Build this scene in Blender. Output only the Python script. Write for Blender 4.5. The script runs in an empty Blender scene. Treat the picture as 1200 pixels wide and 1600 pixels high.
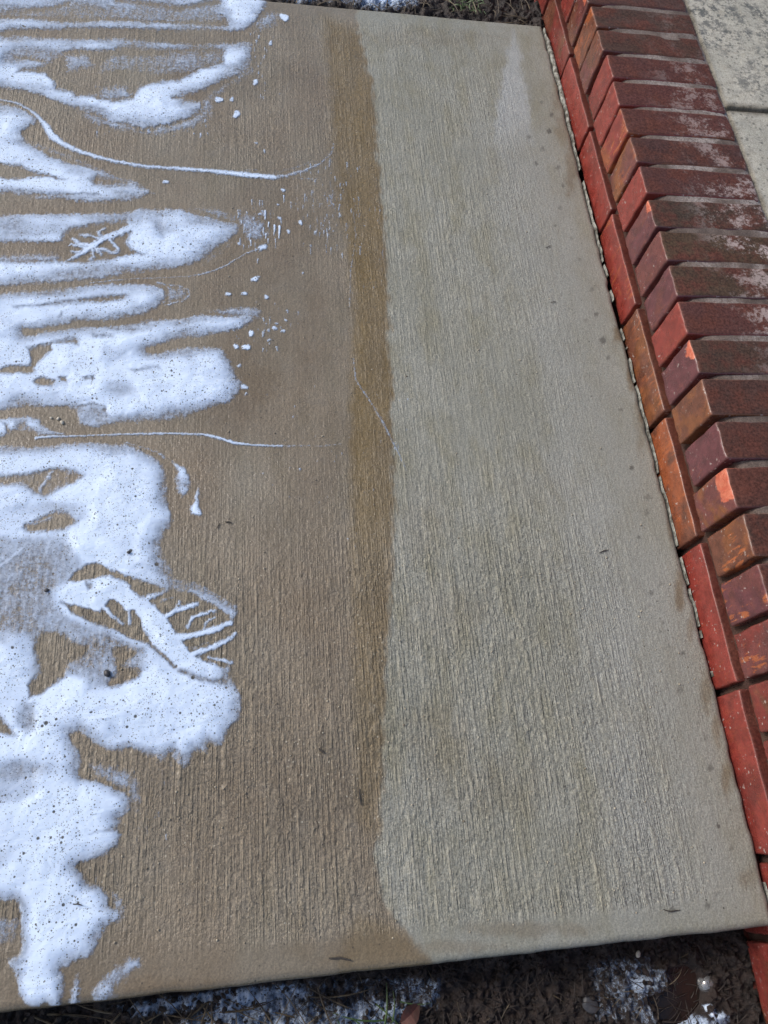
import bpy, bmesh, math, random
import numpy as np
from mathutils import Matrix, Vector

random.seed(7)
RNG = np.random.default_rng(7)
S = bpy.context.scene
COL = S.collection

# ------------------------------------------------------------------ camera
F_PX = 1156.8                                   # focal length for a 1600 px tall frame
CAM = np.array([-.5858, -.3456, .9313])
RIGHT = np.array([0.98744735, -0.07767212, 0.137531])
DOWN = np.array([-0.01491887, -0.91270548, -0.40834561])
FWD = np.array([0.15724237, 0.40116798, -0.90240738])
cam_data = bpy.data.cameras.new('camera')
cam = bpy.data.objects.new('camera', cam_data)
COL.objects.link(cam)
cam.matrix_world = Matrix((
    (RIGHT[0], -DOWN[0], -FWD[0], CAM[0]),
    (RIGHT[1], -DOWN[1], -FWD[1], CAM[1]),
    (RIGHT[2], -DOWN[2], -FWD[2], CAM[2]),
    (0, 0, 0, 1)))
cam_data.sensor_fit = 'VERTICAL'
cam_data.sensor_height = 36.0
cam_data.lens = 36.0 * F_PX / 1600.0
cam_data.clip_start = .02
cam_data.clip_end = 200
S.camera = cam

# ------------------------------------------------------------------ light
SUN_EL, SUN_AZ = math.radians(37), math.radians(-64)      # azimuth from +Y towards +X
world = bpy.data.worlds.new('World')
S.world = world
world.use_nodes = True
wn = world.node_tree.nodes
sky = wn.new('ShaderNodeTexSky')
sky.sky_type = 'NISHITA'
sky.sun_disc = False
sky.sun_elevation = SUN_EL
sky.sun_rotation = SUN_AZ
sky.air_density = 1.0
sky.dust_density = 3.0
world.node_tree.links.new(sky.outputs[0], wn['Background'].inputs['Color'])
wn['Background'].inputs['Strength'].default_value = .135
sd = bpy.data.lights.new('sun', 'SUN')
sd.energy = 1.8
sd.angle = math.radians(12)
sd.color = (1, .97, .93)
sun = bpy.data.objects.new('sun', sd)
COL.objects.link(sun)
sdir = Vector((math.sin(SUN_AZ) * math.cos(SUN_EL), math.cos(SUN_AZ) * math.cos(SUN_EL), math.sin(SUN_EL)))
sun.rotation_euler = sdir.to_track_quat('Z', 'Y').to_euler()
S.view_settings.view_transform = 'Standard'
S.view_settings.look = 'None'
S.view_settings.exposure = 0.28
S.view_settings.gamma = 1.0
S.view_settings.use_curve_mapping = False


# ------------------------------------------------------------------ helpers
def smooth(a, b, x):
    t = np.clip((x - a) / (b - a), 0, 1)
    return t * t * (3 - 2 * t)


def hash2(ix, iy, seed):
    h = (ix.astype(np.int64) * 374761393 + iy.astype(np.int64) * 668265263 + seed * 1442695041) & 0xffffffff
    h = ((h ^ (h >> 13)) * 1274126177) & 0xffffffff
    h = ((h ^ (h >> 16)) * 2246822519) & 0xffffffff
    return ((h ^ (h >> 15)) & 0xffffff) / float(0xffffff)


def noise(x, y, seed=0):
    x = np.asarray(x, float); y = np.asarray(y, float)
    ix = np.floor(x); iy = np.floor(y)
    fx = x - ix; fy = y - iy
    fx = fx * fx * fx * (fx * (fx * 6 - 15) + 10); fy = fy * fy * fy * (fy * (fy * 6 - 15) + 10)
    a = hash2(ix, iy, seed); b = hash2(ix + 1, iy, seed)
    c = hash2(ix, iy + 1, seed); d = hash2(ix + 1, iy + 1, seed)
    return (a + (b - a) * fx) * (1 - fy) + (c + (d - c) * fx) * fy


def gnoise(x, y, seed=0):
    """gradient noise, about 0..1"""
    ix = np.floor(x); iy = np.floor(y)
    fx = x - ix; fy = y - iy
    ux = fx * fx * fx * (fx * (fx * 6 - 15) + 10); uy = fy * fy * fy * (fy * (fy * 6 - 15) + 10)
    r = []
    for dx, dy in ((0, 0), (1, 0), (0, 1), (1, 1)):
        an = hash2(ix + dx, iy + dy, seed) * 6.2831853
        r.append(np.cos(an) * (fx - dx) + np.sin(an) * (fy - dy))
    v = (r[0] + (r[1] - r[0]) * ux) * (1 - uy) + (r[2] + (r[3] - r[2]) * ux) * uy
    return np.clip(.5 + .85 * v, 0, 1)


def fbm(x, y, seed=0, octv=4, gain=.5):
    x = np.asarray(x, float) + 0 * np.asarray(y, float); y = np.asarray(y, float) + 0 * x
    s = 0; a = 1; t = 0
    for o in range(octv):
        ca, sa = math.cos(.7 * o), math.sin(.7 * o)
        u = (x * ca - y * sa) * 2 ** o + 17.37 * (o + 1); v = (x * sa + y * ca) * 2 ** o - 9.13 * (o + 1)
        s = s + a * gnoise(u, v, seed + o)
        t += a; a *= gain
    return s / t


def to_photo(x, y, z):
    """where a point of the place falls in the photograph (1200 x 1600)"""
    dx, dy, dz = x - CAM[0], y - CAM[1], z - CAM[2]
    q = [r[0] * dx + r[1] * dy + r[2] * dz for r in (RIGHT, DOWN, FWD)]
    return 600 + F_PX * q[0] / q[2], 800 + F_PX * q[1] / q[2]


def ground(u, v, z=0.0):
    """the point at height z that was traced at (u, v)"""
    d = RIGHT * ((u - 600) / F_PX) + DOWN * ((v - 800) / F_PX) + FWD
    s = (z - CAM[2]) / d[2]
    return CAM + s * d


CROPS = {'A': (0, 0, 2.857), 'B': (0, 140, 2.143), 'C': (0, 310, 2.857), 'D': (0, 460, 2.857), 'E': (0, 640, 2.857),
         'F': (0, 860, 2.857), 'G': (0, 1040, 2.857), 'H': (0, 1300, 2.857), 'P': (0, 0, 1.0)}


def px(crop, pts):
    ox, oy, s = CROPS[crop]
    return [(ox + p[0] / s, oy + p[1] / s) for p in pts]


def seg_dist(u, v, a, b):
    ax, ay = a; bx, by = b
    dx, dy = bx - ax, by - ay
    L = dx * dx + dy * dy + 1e-9
    t = np.clip(((u - ax) * dx + (v - ay) * dy) / L, 0, 1)
    return np.hypot(u - ax - t * dx, v - ay - t * dy), t


def poly_sdf(u, v, pts):
    """signed distance, positive inside"""
    best = np.full(u.shape, 1e9); ins = np.zeros(u.shape, bool)
    n = len(pts)
    for i in range(n):
        a, b = pts[i], pts[(i + 1) % n]
        d, _ = seg_dist(u, v, a, b)
        best = np.minimum(best, d)
        cond = (a[1] > v) != (b[1] > v)
        if a[1] != b[1]:
            xi = (b[0] - a[0]) * (v - a[1]) / (b[1] - a[1]) + a[0]
            ins ^= cond & (u < xi)
    return np.where(ins, best, -best)


def stroke_sdf(u, v, pts, radii):
    best = np.full(u.shape, -1e9)
    for i in range(len(pts) - 1):
        d, t = seg_dist(u, v, pts[i], pts[i + 1])
        r = radii[i] * (1 - t) + radii[i + 1] * t
        best = np.maximum(best, r - d)
    return best


def mesh_np(name, verts, faces, mat=None, smooth_shade=True, attrs=None):
    me = bpy.data.meshes.new(name)
    verts = np.ascontiguousarray(verts, dtype=np.float32)
    faces = np.ascontiguousarray(faces, dtype=np.int32)
    k = faces.shape[1]
    me.vertices.add(len(verts)); me.vertices.foreach_set('co', verts.ravel())
    me.loops.add(faces.size); me.loops.foreach_set('vertex_index', faces.ravel())
    me.polygons.add(len(faces))
    me.polygons.foreach_set('loop_start', np.arange(0, faces.size, k, dtype=np.int32))
    me.polygons.foreach_set('loop_total', np.full(len(faces), k, dtype=np.int32))
    me.polygons.foreach_set('use_smooth', np.full(len(faces), smooth_shade))
    me.update(calc_edges=True)
    for an, arr in (attrs or {}).items():
        arr = np.asarray(arr, np.float32)
        if arr.ndim == 1:
            at = me.attributes.new(an, 'FLOAT', 'POINT'); at.data.foreach_set('value', arr)
        else:
            at = me.attributes.new(an, 'FLOAT_COLOR', 'POINT'); at.data.foreach_set('color', arr.ravel())
    if mat:
        me.materials.append(mat)
    return me


def link(name, me, parent=None, **props):
    o = bpy.data.objects.new(name, me)
    COL.objects.link(o)
    if parent is not None:
        o.parent = parent
    for k, v in props.items():
        o[k] = v
    return o


def empty(name, loc, label, cat, group=None):
    o = bpy.data.objects.new(name, None)
    COL.objects.link(o); o.location = loc
    o['label'] = label; o['category'] = cat
    if group:
        o['group'] = group
    return o


def grid(xs, ys):
    nx, ny = len(xs), len(ys)
    X, Y = np.meshgrid(xs, ys)
    idx = np.arange(nx * ny).reshape(ny, nx)
    f = np.stack([idx[:-1, :-1], idx[:-1, 1:], idx[1:, 1:], idx[1:, :-1]], -1).reshape(-1, 4)
    return X.ravel(), Y.ravel(), f, idx


class NT:
    """small node-tree writer"""
    def __init__(self, name):
        self.m = bpy.data.materials.new(name); self.m.use_nodes = True
        self.t = self.m.node_tree; self.n = self.t.nodes
        self.b = self.n['Principled BSDF']; self.out = self.n['Material Output']

    def val(self, sock, v):
        if isinstance(v, bpy.types.NodeSocket):
            self.t.links.new(v, sock)
        elif v is not None:
            if hasattr(sock.default_value, '__len__') and not hasattr(v, '__len__'):
                v = (v, v, v, 1)[:len(sock.default_value)]
            if hasattr(v, '__len__') and len(v) == 3 and len(sock.default_value) == 4:
                v = (*v, 1)
            sock.default_value = v

    def coord(self, kind='Object'):
        return self.n.new('ShaderNodeTexCoord').outputs[kind]

    def mapping(self, vec, scale=(1, 1, 1), loc=(0, 0, 0), rot=(0, 0, 0)):
        n = self.n.new('ShaderNodeMapping'); self.val(n.inputs['Vector'], vec)
        n.inputs['Scale'].default_value = scale; n.inputs['Location'].default_value = loc
        n.inputs['Rotation'].default_value = rot
        return n.outputs[0]

    def noise(self, vec, scale, detail=4, rough=.55, dist=0, out='Fac'):
        n = self.n.new('ShaderNodeTexNoise'); self.val(n.inputs['Vector'], vec)
        n.inputs['Scale'].default_value = scale; n.inputs['Detail'].default_value = detail
        n.inputs['Roughness'].default_value = rough; n.inputs['Distortion'].default_value = dist
        return n.outputs[out]

    def voro(self, vec, scale, out='Distance', feature='F1', rnd=1.0):
        n = self.n.new('ShaderNodeTexVoronoi'); self.val(n.inputs['Vector'], vec)
        n.feature = feature
        n.inputs['Scale'].default_value = scale; n.inputs['Randomness'].default_value = rnd
        return n.outputs[out]

    def ramp(self, x, a, b, lo=0.0, hi=1.0):
        n = self.n.new('ShaderNodeMapRange'); n.interpolation_type = 'SMOOTHSTEP'
        self.val(n.inputs['Value'], x); self.val(n.inputs['From Min'], a); self.val(n.inputs['From Max'], b)
        self.val(n.inputs['To Min'], lo); self.val(n.inputs['To Max'], hi)
        return n.outputs[0]

    def math(self, op, a, b=None, c=None):
        n = self.n.new('ShaderNodeMath'); n.operation = op
        for i, v in enumerate((a, b, c)):
            if v is not None:
                self.val(n.inputs[i], v)
        return n.outputs[0]

    def mix(self, f, a, b, mode='MIX'):
        n = self.n.new('ShaderNodeMix'); n.data_type = 'RGBA'; n.blend_type = mode
        self.val(n.inputs[0], f); self.val(n.inputs[6], a); self.val(n.inputs[7], b)
        return n.outputs[2]

    def attr(self, name, kind='GEOMETRY', out='Fac'):
        n = self.n.new('ShaderNodeAttribute'); n.attribute_name = name; n.attribute_type = kind
        return n.outputs[out]

    def sep(self, vec):
        n = self.n.new('ShaderNodeSeparateXYZ'); self.val(n.inputs[0], vec)
        return n.outputs

    def sepc(self, col):
        n = self.n.new('ShaderNodeSeparateColor'); self.val(n.inputs[0], col)
        return n.outputs

    def bump(self, h, strength=.5, dist=.001, prev=None):
        n = self.n.new('ShaderNodeBump'); self.val(n.inputs['Height'], h)
        n.inputs['Strength'].default_value = strength; n.inputs['Distance'].default_value = dist
        if prev is not None:
            self.val(n.inputs['Normal'], prev)
        return n.outputs[0]

    def set(self, **kw):
        for k, v in kw.items():
            self.val(self.b.inputs[{'color': 'Base Color', 'rough': 'Roughness', 'normal': 'Normal', 'spec': 'Specular IOR Level',
                                    'alpha': 'Alpha', 'trans': 'Transmission Weight', 'ior': 'IOR'}[k]], v)
        return self.m


# ------------------------------------------------------------------ materials
def mat_concrete():
    t = NT('concrete')
    co = t.coord('Object')
    m = t.sepc(t.attr('stain', out='Color'))           # dirt film, wet band, dry patch
    e = t.sepc(t.attr('wear', out='Color'))            # trowelled margin, dark spots, rust and soil stains
    k = t.attr('coarse')                               # how open the broomed surface is
    big = t.noise(co, 6, 5, .6)
    mid = t.noise(co, 38, 5, .65)
    blot = t.noise(t.mapping(co, (26, 11, 1)), 1, 5, .6)
    fine = t.noise(co, 520, 3, .7)
    clean = t.mix(t.ramp(big, .3, .7), (.222, .219, .178), (.270, .268, .228))
    clean = t.mix(t.ramp(blot, .42, .72, 0, .65), clean, (.200, .184, .118))
    clean = t.mix(t.ramp(mid, .45, .78, 0, .45), clean, (.172, .166, .128))
    dirt = t.mix(t.ramp(big, .3, .7), (.140, .106, .067), (.192, .148, .096))
    dirt = t.mix(t.ramp(blot, .45, .72, 0, .55), dirt, (.130, .101, .064))
    dirt = t.mix(t.ramp(mid, .45, .78, 0, .5), dirt, (.172, .144, .110))
    band = t.mix(t.ramp(blot, .3, .7), (.170, .117, .043), (.130, .088, .031))
    dry = t.mix(t.ramp(mid, .3, .7), (.30, .315, .31), (.355, .368, .365))
    c = t.mix(m[0], clean, dirt)
    c = t.mix(m[1], c, band)
    c = t.mix(m[2], c, dry)
    c = t.mix(t.math('MULTIPLY', e[0], .30), c, t.mix(m[0], t.mix(t.ramp(mid, .35, .7), (.252, .258, .232), (.220, .219, .184)), (.165, .134, .090)))
    c = t.mix(e[2], c, (.120, .076, .030))
    c = t.mix(e[1], c, (.055, .052, .045))
    # sand showing through the paste where the broom opened it
    cs = t.sepc(t.voro(co, 560, 'Color'))
    grain = t.ramp(cs[0], 0, 1, .70, 1.32)
    c = t.mix(t.math('ADD', .22, t.math('MULTIPLY', k, .45)), c, t.mix(1, c, grain, 'MULTIPLY'))
    c = t.mix(1, c, t.ramp(fine, .28, .72, .80, 1.20), 'MULTIPLY')
    c = t.mix(t.math('MULTIPLY', t.attr('crest'), .24), c, t.mix(m[0], (.43, .40, .31), (.33, .27, .185)))
    vd = t.sepc(t.voro(co, 95, 'Color'))
    dark = t.math('MULTIPLY', t.ramp(t.voro(co, 95, 'Distance'), .14, .07), t.ramp(vd[1], .82, .84))
    c = t.mix(t.math('MULTIPLY', dark, .8), c, (.03, .027, .022))
    vd2 = t.sepc(t.voro(co, 230, 'Color'))
    dark2 = t.math('MULTIPLY', t.ramp(t.voro(co, 230, 'Distance'), .26, .12), t.ramp(vd2[0], .86, .88))
    c = t.mix(t.math('MULTIPLY', dark2, t.math('ADD', .30, t.math('MULTIPLY', m[0], .35))), c, (.028, .024, .018))
    vl = t.sepc(t.voro(co, 130, 'Color'))
    lite = t.math('MULTIPLY', t.ramp(t.voro(co, 130, 'Distance'), .17, .10), t.ramp(vl[2], .86, .88))
    c = t.mix(t.math('MULTIPLY', lite, t.math('MULTIPLY', k, .5)), c, (.50, .46, .36))
    bn = t.n.new('ShaderNodeBump'); bn.inputs['Distance'].default_value = .0030
    t.val(bn.inputs['Height'], t.math('SUBTRACT', t.math('MULTIPLY', t.noise(co, 240, 5, .75), 1.0), t.math('MULTIPLY', t.voro(co, 330, 'Distance', 'SMOOTH_F1'), .35))); t.val(bn.inputs['Strength'], t.math('ADD', .26, t.math('MULTIPLY', k, .34)))
    b2 = t.n.new('ShaderNodeBump'); b2.inputs['Distance'].default_value = .0016
    rid = t.math('MULTIPLY', t.ramp(t.noise(t.mapping(co, (400, 11, 1)), 1, 2, .5), .42, .64), t.ramp(t.noise(t.mapping(co, (260, 120, 1)), 1, 3, .6), .34, .60))
    t.val(b2.inputs['Height'], rid); t.val(b2.inputs['Strength'], t.math('ADD', .02, t.math('MULTIPLY', k, .58))); t.val(b2.inputs['Normal'], bn.outputs[0])
    r = t.ramp(t.noise(co, 60, 4, .6), .3, .7, .34, .54)
    r = t.math('SUBTRACT', r, t.math('MULTIPLY', m[0], .12))
    r = t.math('ADD', r, t.math('MULTIPLY', m[2], .25))
    t.val(t.b.inputs['Coat Weight'], t.math('MULTIPLY', m[0], .32)); t.b.inputs['Coat Roughness'].default_value = .28
    bc = t.n.new('ShaderNodeBump'); bc.inputs['Distance'].default_value = .002; bc.inputs['Strength'].default_value = .35
    t.val(bc.inputs['Height'], t.noise(t.mapping(co, (120, 60, 1)), 1, 3, .6)); t.val(t.b.inputs['Coat Normal'], bc.outputs[0])
    return t.set(color=c, rough=r, normal=b2.outputs[0], spec=.5)


def mat_porch():
    t = NT('porch_concrete')
    co = t.coord('Object')
    p = t.sep(co)
    big = t.noise(co, 9, 6, .65)
    c = t.mix(t.ramp(big, .35, .7), (.46, .43, .36), (.36, .345, .29))
    c = t.mix(t.ramp(t.noise(co, 45, 5, .65), .48, .7, 0, .6), c, (.27, .25, .20))
    far = t.ramp(t.math('ADD', p[1], t.math('MULTIPLY', t.noise(co, 12, 3, .5), .2)), .80, 1.02, .25, 1.0)
    lich = t.math('MULTIPLY', t.ramp(t.noise(co, 75, 6, .75), .46, .57), t.ramp(t.noise(co, 15, 4, .6), .36, .60))
    c = t.mix(t.math('MULTIPLY', lich, t.math('MULTIPLY', far, .85)), c, (.075, .080, .080))
    vc = t.sepc(t.voro(co, 120, 'Color'))
    dot = t.math('MULTIPLY', t.ramp(t.voro(co, 120, 'Distance'), .40, .22), t.ramp(vc[0], .55, .60))
    c = t.mix(t.math('MULTIPLY', dot, .55), c, (.07, .07, .062))
    c = t.mix(t.math('MULTIPLY', t.attr('wear'), .85), c, (.070, .056, .036))
    c = t.mix(1, c, t.ramp(t.noise(co, 420, 3, .75), .25, .75, .66, 1.3), 'MULTIPLY')
    return t.set(color=c, rough=.8, spec=.3, normal=t.bump(t.noise(co, 220, 5, .75), .7, .002))


def mat_brick():
    t = NT('brick_clay')
    co = t.coord('Object')
    geo = t.n.new('ShaderNodeNewGeometry')
    nrm = t.sep(t.coord('Normal'))
    p = t.sep(co)
    seed = t.n.new('ShaderNodeObjectInfo').outputs['Random']
    cmb = t.n.new('ShaderNodeCombineXYZ')
    t.val(cmb.inputs[2], t.math('MULTIPLY', seed, 37.0)); t.val(cmb.inputs[0], t.math('MULTIPLY', seed, 11.0))
    ad = t.n.new('ShaderNodeVectorMath'); ad.operation = 'ADD'
    t.val(ad.inputs[0], co); t.val(ad.inputs[1], cmb.outputs[0])
    v = ad.outputs[0]
    base = t.attr('tone', 'OBJECT', 'Color'); alt = t.attr('tone_two', 'OBJECT', 'Color')
    big = t.noise(v, 16, 5, .6, .6)
    c = t.mix(t.ramp(big, .47, .60), base, alt)
    c = t.mix(1, c, t.ramp(t.noise(v, 60, 5, .65), .25, .75, .70, 1.30), 'MULTIPLY')
    # broad flake of fresh clay at the front arris
    chip = t.attr('chip', 'OBJECT')
    dx = t.math('ADD', p[0], t.attr('half_x', 'OBJECT')); dz = t.math('SUBTRACT', p[2], t.attr('half_z', 'OBJECT'))
    cy = t.math('SUBTRACT', p[1], t.attr('chip_y', 'OBJECT'))
    d = t.math('SQRT', t.math('ADD', t.math('ADD', t.math('POWER', dx, 2.0), t.math('POWER', dz, 2.0)), t.math('POWER', cy, 2.0)))
    d = t.math('ADD', d, t.math('MULTIPLY', t.math('SUBTRACT', t.noise(v, 70, 4, .6), .5), .030))
    cm = t.math('MULTIPLY', t.ramp(d, chip, t.math('SUBTRACT', chip, .0035)), t.math('GREATER_THAN', chip, .003))
    c = t.mix(cm, c, t.mix(t.ramp(t.noise(v, 150, 3), .3, .7), (.46, .10, .055), (.56, .17, .10)))
    # orange drag marks near the lower edge of some faces
    scr = t.math('MULTIPLY', t.ramp(t.noise(t.mapping(v, (60, 190, 40), rot=(.5, 0, 0)), 1, 3, .6), .52, .58), t.ramp(t.noise(v, 22, 2, .5), .50, .56))
    scr = t.math('MULTIPLY', scr, t.attr('scrape', 'OBJECT'))
    c = t.mix(t.math('MULTIPLY', scr, .8), c, (.40, .115, .035))
    # pale specks
    sp = t.math('MULTIPLY', t.ramp(t.noise(v, 190, 2, .5), .665, .70), t.ramp(t.noise(v, 30, 2, .5), .42, .56))
    c = t.mix(t.math('MULTIPLY', sp, .55), c, (.50, .45, .42))
    # brown film and salt bloom that settled on the upward faces
    up = t.math('MULTIPLY', t.ramp(nrm[2], .55, .9), t.attr('tread', 'OBJECT'))
    film = t.mix(t.ramp(t.noise(v, 26, 6, .65), .40, .66), t.attr('film', 'OBJECT', 'Color'), (.092, .034, .024))
    film = t.mix(1, film, t.ramp(t.noise(v, 260, 5, .75), .28, .72, .42, 1.62), 'MULTIPLY')
    c = t.mix(t.math('MULTIPLY', up, t.ramp(t.noise(v, 40, 4, .6), .15, .4, .75, .97)), c, film)
    fr = t.math('MULTIPLY', t.ramp(t.math('ADD', t.noise(v, 170, 6, .8), t.math('MULTIPLY', t.math('SUBTRACT', t.noise(v, 22, 4, .6), .5), 1.0)), .50, .68), t.ramp(p[0], -.06, .05))
    fr = t.math('MULTIPLY', t.math('MULTIPLY', fr, up), t.attr('frost', 'OBJECT'))
    c = t.mix(fr, c, (.42, .34, .315))
    # rubbed arrises
    pt = t.ramp(geo.outputs['Pointiness'], .52, .62, 0, .22)
    c = t.mix(pt, c, (.42, .27, .23))
    r = t.ramp(t.noise(v, 45, 4, .6), .3, .7, .20, .42)
    r = t.math('ADD', r, t.math('MULTIPLY', up, .38))
    t.b.inputs['Coat Weight'].default_value = .0; t.val(t.b.inputs['Coat Weight'], t.math('MULTIPLY', t.math('SUBTRACT', 1.0, up), .35)); t.b.inputs['Coat Roughness'].default_value = .15
    nb = t.bump(t.noise(v, 380, 4, .7), .5, .0010)
    nb = t.bump(t.noise(v, 60, 4, .6), .35, .0018, nb)
    return t.set(color=c, rough=r, normal=nb, spec=t.math('SUBTRACT', .42, t.math('MULTIPLY', up, .27)))


def mat_mortar():
    t = NT('mortar')
    co = t.coord('Object')
    p = t.sep(co)
    nz = t.sep(t.coord('Normal'))[2]
    c = t.mix(t.ramp(t.noise(co, 40, 6, .7), .35, .65), (.085, .060, .048), (.150, .112, .092))
    salt = t.math('MULTIPLY', t.ramp(nz, .5, .9), t.ramp(t.noise(co, 11, 4, .6), .42, .56))
    salt = t.math('MULTIPLY', salt, t.math('MULTIPLY', t.ramp(p[0], .035, .10), t.math('MULTIPLY', t.ramp(p[1], .12, .30), t.ramp(p[1], 1.0, .75, .35, 1.0))))
    salt = t.math('MULTIPLY', salt, t.ramp(t.noise(co, 260, 5, .75), .34, .58))
    c = t.mix(t.math('MULTIPLY', salt, .8), c, (.38, .33, .30))
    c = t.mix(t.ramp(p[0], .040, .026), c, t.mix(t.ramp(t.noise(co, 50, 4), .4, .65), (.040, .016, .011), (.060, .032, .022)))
    c = t.mix(1, c, t.ramp(t.noise(co, 600, 3, .7), .25, .75, .6, 1.4), 'MULTIPLY')
    return t.set(color=c, rough=.85, normal=t.bump(t.noise(co, 420, 5, .75), .8, .0016))


def mat_soil(wet=True):
    t = NT('wet_soil')
    co = t.coord('Object')
    c = t.mix(t.ramp(t.noise(co, 55, 6, .7), .35, .65), (.013, .0085, .0070), (.038, .025, .020))
    c = t.mix(t.math('MULTIPLY', t.ramp(t.noise(co, 300, 4, .7), .58, .72), .5), c, (.11, .092, .078))
    r = t.ramp(t.noise(co, 90, 4, .6), .3, .7, .30, .7)
    nb = t.bump(t.noise(co, 420, 6, .75), .9, .003)
    return t.set(color=c, rough=r, normal=nb, spec=.5)


def mat_foam(name='soap_foam'):
    t = NT(name)
    co = t.coord('Object')
    D = t.attr('soapiness')
    lace = t.noise(co, 210, 5, .68, .4)
    lace2 = t.noise(t.mapping(co, (150, 45, 60)), 1, 4, .6)
    nse = t.math('ADD', t.math('MULTIPLY', lace, .6), t.math('MULTIPLY', lace2, .4))
    dd = t.math('ADD', D, t.math('MULTIPLY', t.math('SUBTRACT', nse, .5), t.ramp(D, .34, .72, 1.5, .14)))
    a = t.ramp(dd, .12, .88)
    # open bubbles, three sizes, clustered
    cl = t.noise(co, 24, 3, .55)
    holes = None
    rim = None
    for sc, keep, rad, w in ((560, .58, .32, .50), (300, .68, .25, .85), (150, .83, .20, .95), (62, .95, .14, 1.0)):
        v = t.mapping(co, (1, 1, .001), (sc * .013, sc * .007, 0))
        dist = t.voro(v, sc, 'Distance'); cc = t.sepc(t.voro(v, sc, 'Color'))
        k = t.ramp(t.math('ADD', cc[0], t.math('MULTIPLY', t.math('SUBTRACT', cl, .5), 1.7)), keep, keep + .03)
        rr = t.math('MULTIPLY', t.math('ADD', cc[1], .55), rad)
        h = t.math('MULTIPLY', k, t.ramp(dist, rr, t.math('MULTIPLY', rr, .70)))
        h = t.math('MULTIPLY', h, w)
        holes = h if holes is None else t.math('MAXIMUM', holes, h)
    a = t.math('MULTIPLY', a, t.math('SUBTRACT', 1.0, t.math('MULTIPLY', holes, .75)))
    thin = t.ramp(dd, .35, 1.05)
    c = t.mix(thin, (.51, .62, .80), (.655, .765, .92))  # white foam, with the blue of the skylight put into its colour
    c = t.mix(t.math('MULTIPLY', holes, .68), c, (.15, .16, .14))
    hgt = t.math('SUBTRACT', t.noise(co, 130, 4, .6), t.math('MULTIPLY', holes, 1.2))
    nb = t.bump(hgt, .22, .0014)
    nb = t.bump(t.noise(t.mapping(co, (20, 42, 20)), 1, 3, .45, 1.2), .32, .007, nb)
    t.set(color=c, rough=.48, normal=nb, spec=.25)
    t.b.inputs['Subsurface Weight'].default_value = .6
    t.b.inputs['Subsurface Radius'].default_value = (1, 1, 1)
    t.b.inputs['Subsurface Scale'].default_value = .005
    tr = t.n.new('ShaderNodeBsdfTransparent')
    mx = t.n.new('ShaderNodeMixShader')
    t.val(mx.inputs[0], a); t.val(mx.inputs[1], tr.outputs[0]); t.val(mx.inputs[2], t.b.outputs[0])
    t.val(t.out.inputs['Surface'], mx.outputs[0])
    return t.m


def mat_plain(name, col, col2, scale=200, rough=.6, bump=.4, spec=.4):
    t = NT(name)
    co = t.coord('Object')
    c = t.mix(t.ramp(t.noise(co, scale, 4, .65), .35, .65), col, col2)
    return t.set(color=c, rough=rough, spec=spec, normal=t.bump(t.noise(co, scale * 2, 4, .7), bump, .001))


M_CONC = mat_concrete(); M_PORCH = mat_porch(); M_BRICK = mat_brick(); M_MORT = mat_mortar(); M_SOIL = mat_soil()
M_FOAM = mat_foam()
M_SEAL = mat_plain('old_sealant', (.36, .36, .315), (.075, .068, .052), 110, .8, .8)
M_STRAW = mat_plain('straw', (.15, .115, .07), (.05, .037, .025), 60, .6, .2)
M_FIBRE = mat_plain('mulch_fibre', (.042, .030, .024), (.018, .013, .011), 90, .65, .2)
M_GREEN = mat_plain('green_blade', (.045, .085, .028), (.08, .12, .04), 60, .5, .2)
M_TWIG = mat_plain('twig_bark', (.035, .030, .026), (.065, .055, .045), 300, .7, .4)
M_LEAF = mat_plain('dead_leaf', (.085, .026, .018), (.05, .022, .016), 120, .6, .4)
M_STONE = mat_plain('pale_stone', (.52, .48, .40), (.36, .33, .27), 200, .6, .4)
M_DARK = mat_plain('dark_stone', (.035, .035, .040), (.06, .058, .06), 200, .45, .4)
M_PUD = mat_plain('muddy_water', (.011, .0075, .0055), (.016, .011, .008), 12, .16, .05, .5)

# ------------------------------------------------------------------ the path slab
Y0, Y1 = -.478, 1.1725
XL = -2.3


def slab_edge(y):
    return np.interp(y, [-.48, -.15, .0, .45, 1.2], [.0060, .0060, .0040, .0010, -.0030]) + .004 * (fbm(y * 9, 0 * y, 61, 4) - .5) + .003 * (noise(y * 60, 0 * y, 62) - .5)


def slab_near(x):
    return Y0 + .004 * (fbm(x * 14, 0 * x, 63, 4) - .5)


xs = np.concatenate([np.linspace(XL, -1.14, 40)[:-1], np.linspace(-1.14, -.012, 760), np.linspace(-.0105, 0, 9)])
ys = np.concatenate([np.linspace(0, .012, 9), np.linspace(.0145, 1, 470)[0:] * 1.0])
ys = np.concatenate([np.linspace(Y0, Y0 + .012, 9), np.linspace(Y0 + .015, Y1 - .015, 740), np.linspace(Y1 - .012, Y1, 8)])
X, Y, F, IDX = grid(xs, ys)
edge_w = np.clip((X + .30) / .30, 0, 1)
X = X + edge_w * slab_edge(Y)
near_w = np.clip(1 - (Y - Y0) / .1, 0, 1)
Y = Y + near_w * (slab_near(X) - Y0)
far_w = np.clip(1 - (Y1 - Y) / .1, 0, 1)
Y = Y + far_w * .006 * (fbm(X * 10, 0 * X, 64, 4) - .5)
U, V = to_photo(X, Y, 0 * X)
dR = slab_edge(Y) - X; dN = Y - slab_near(X); dF = Y1 - Y
dE = np.minimum(np.minimum(dR, dN), dF)
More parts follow.
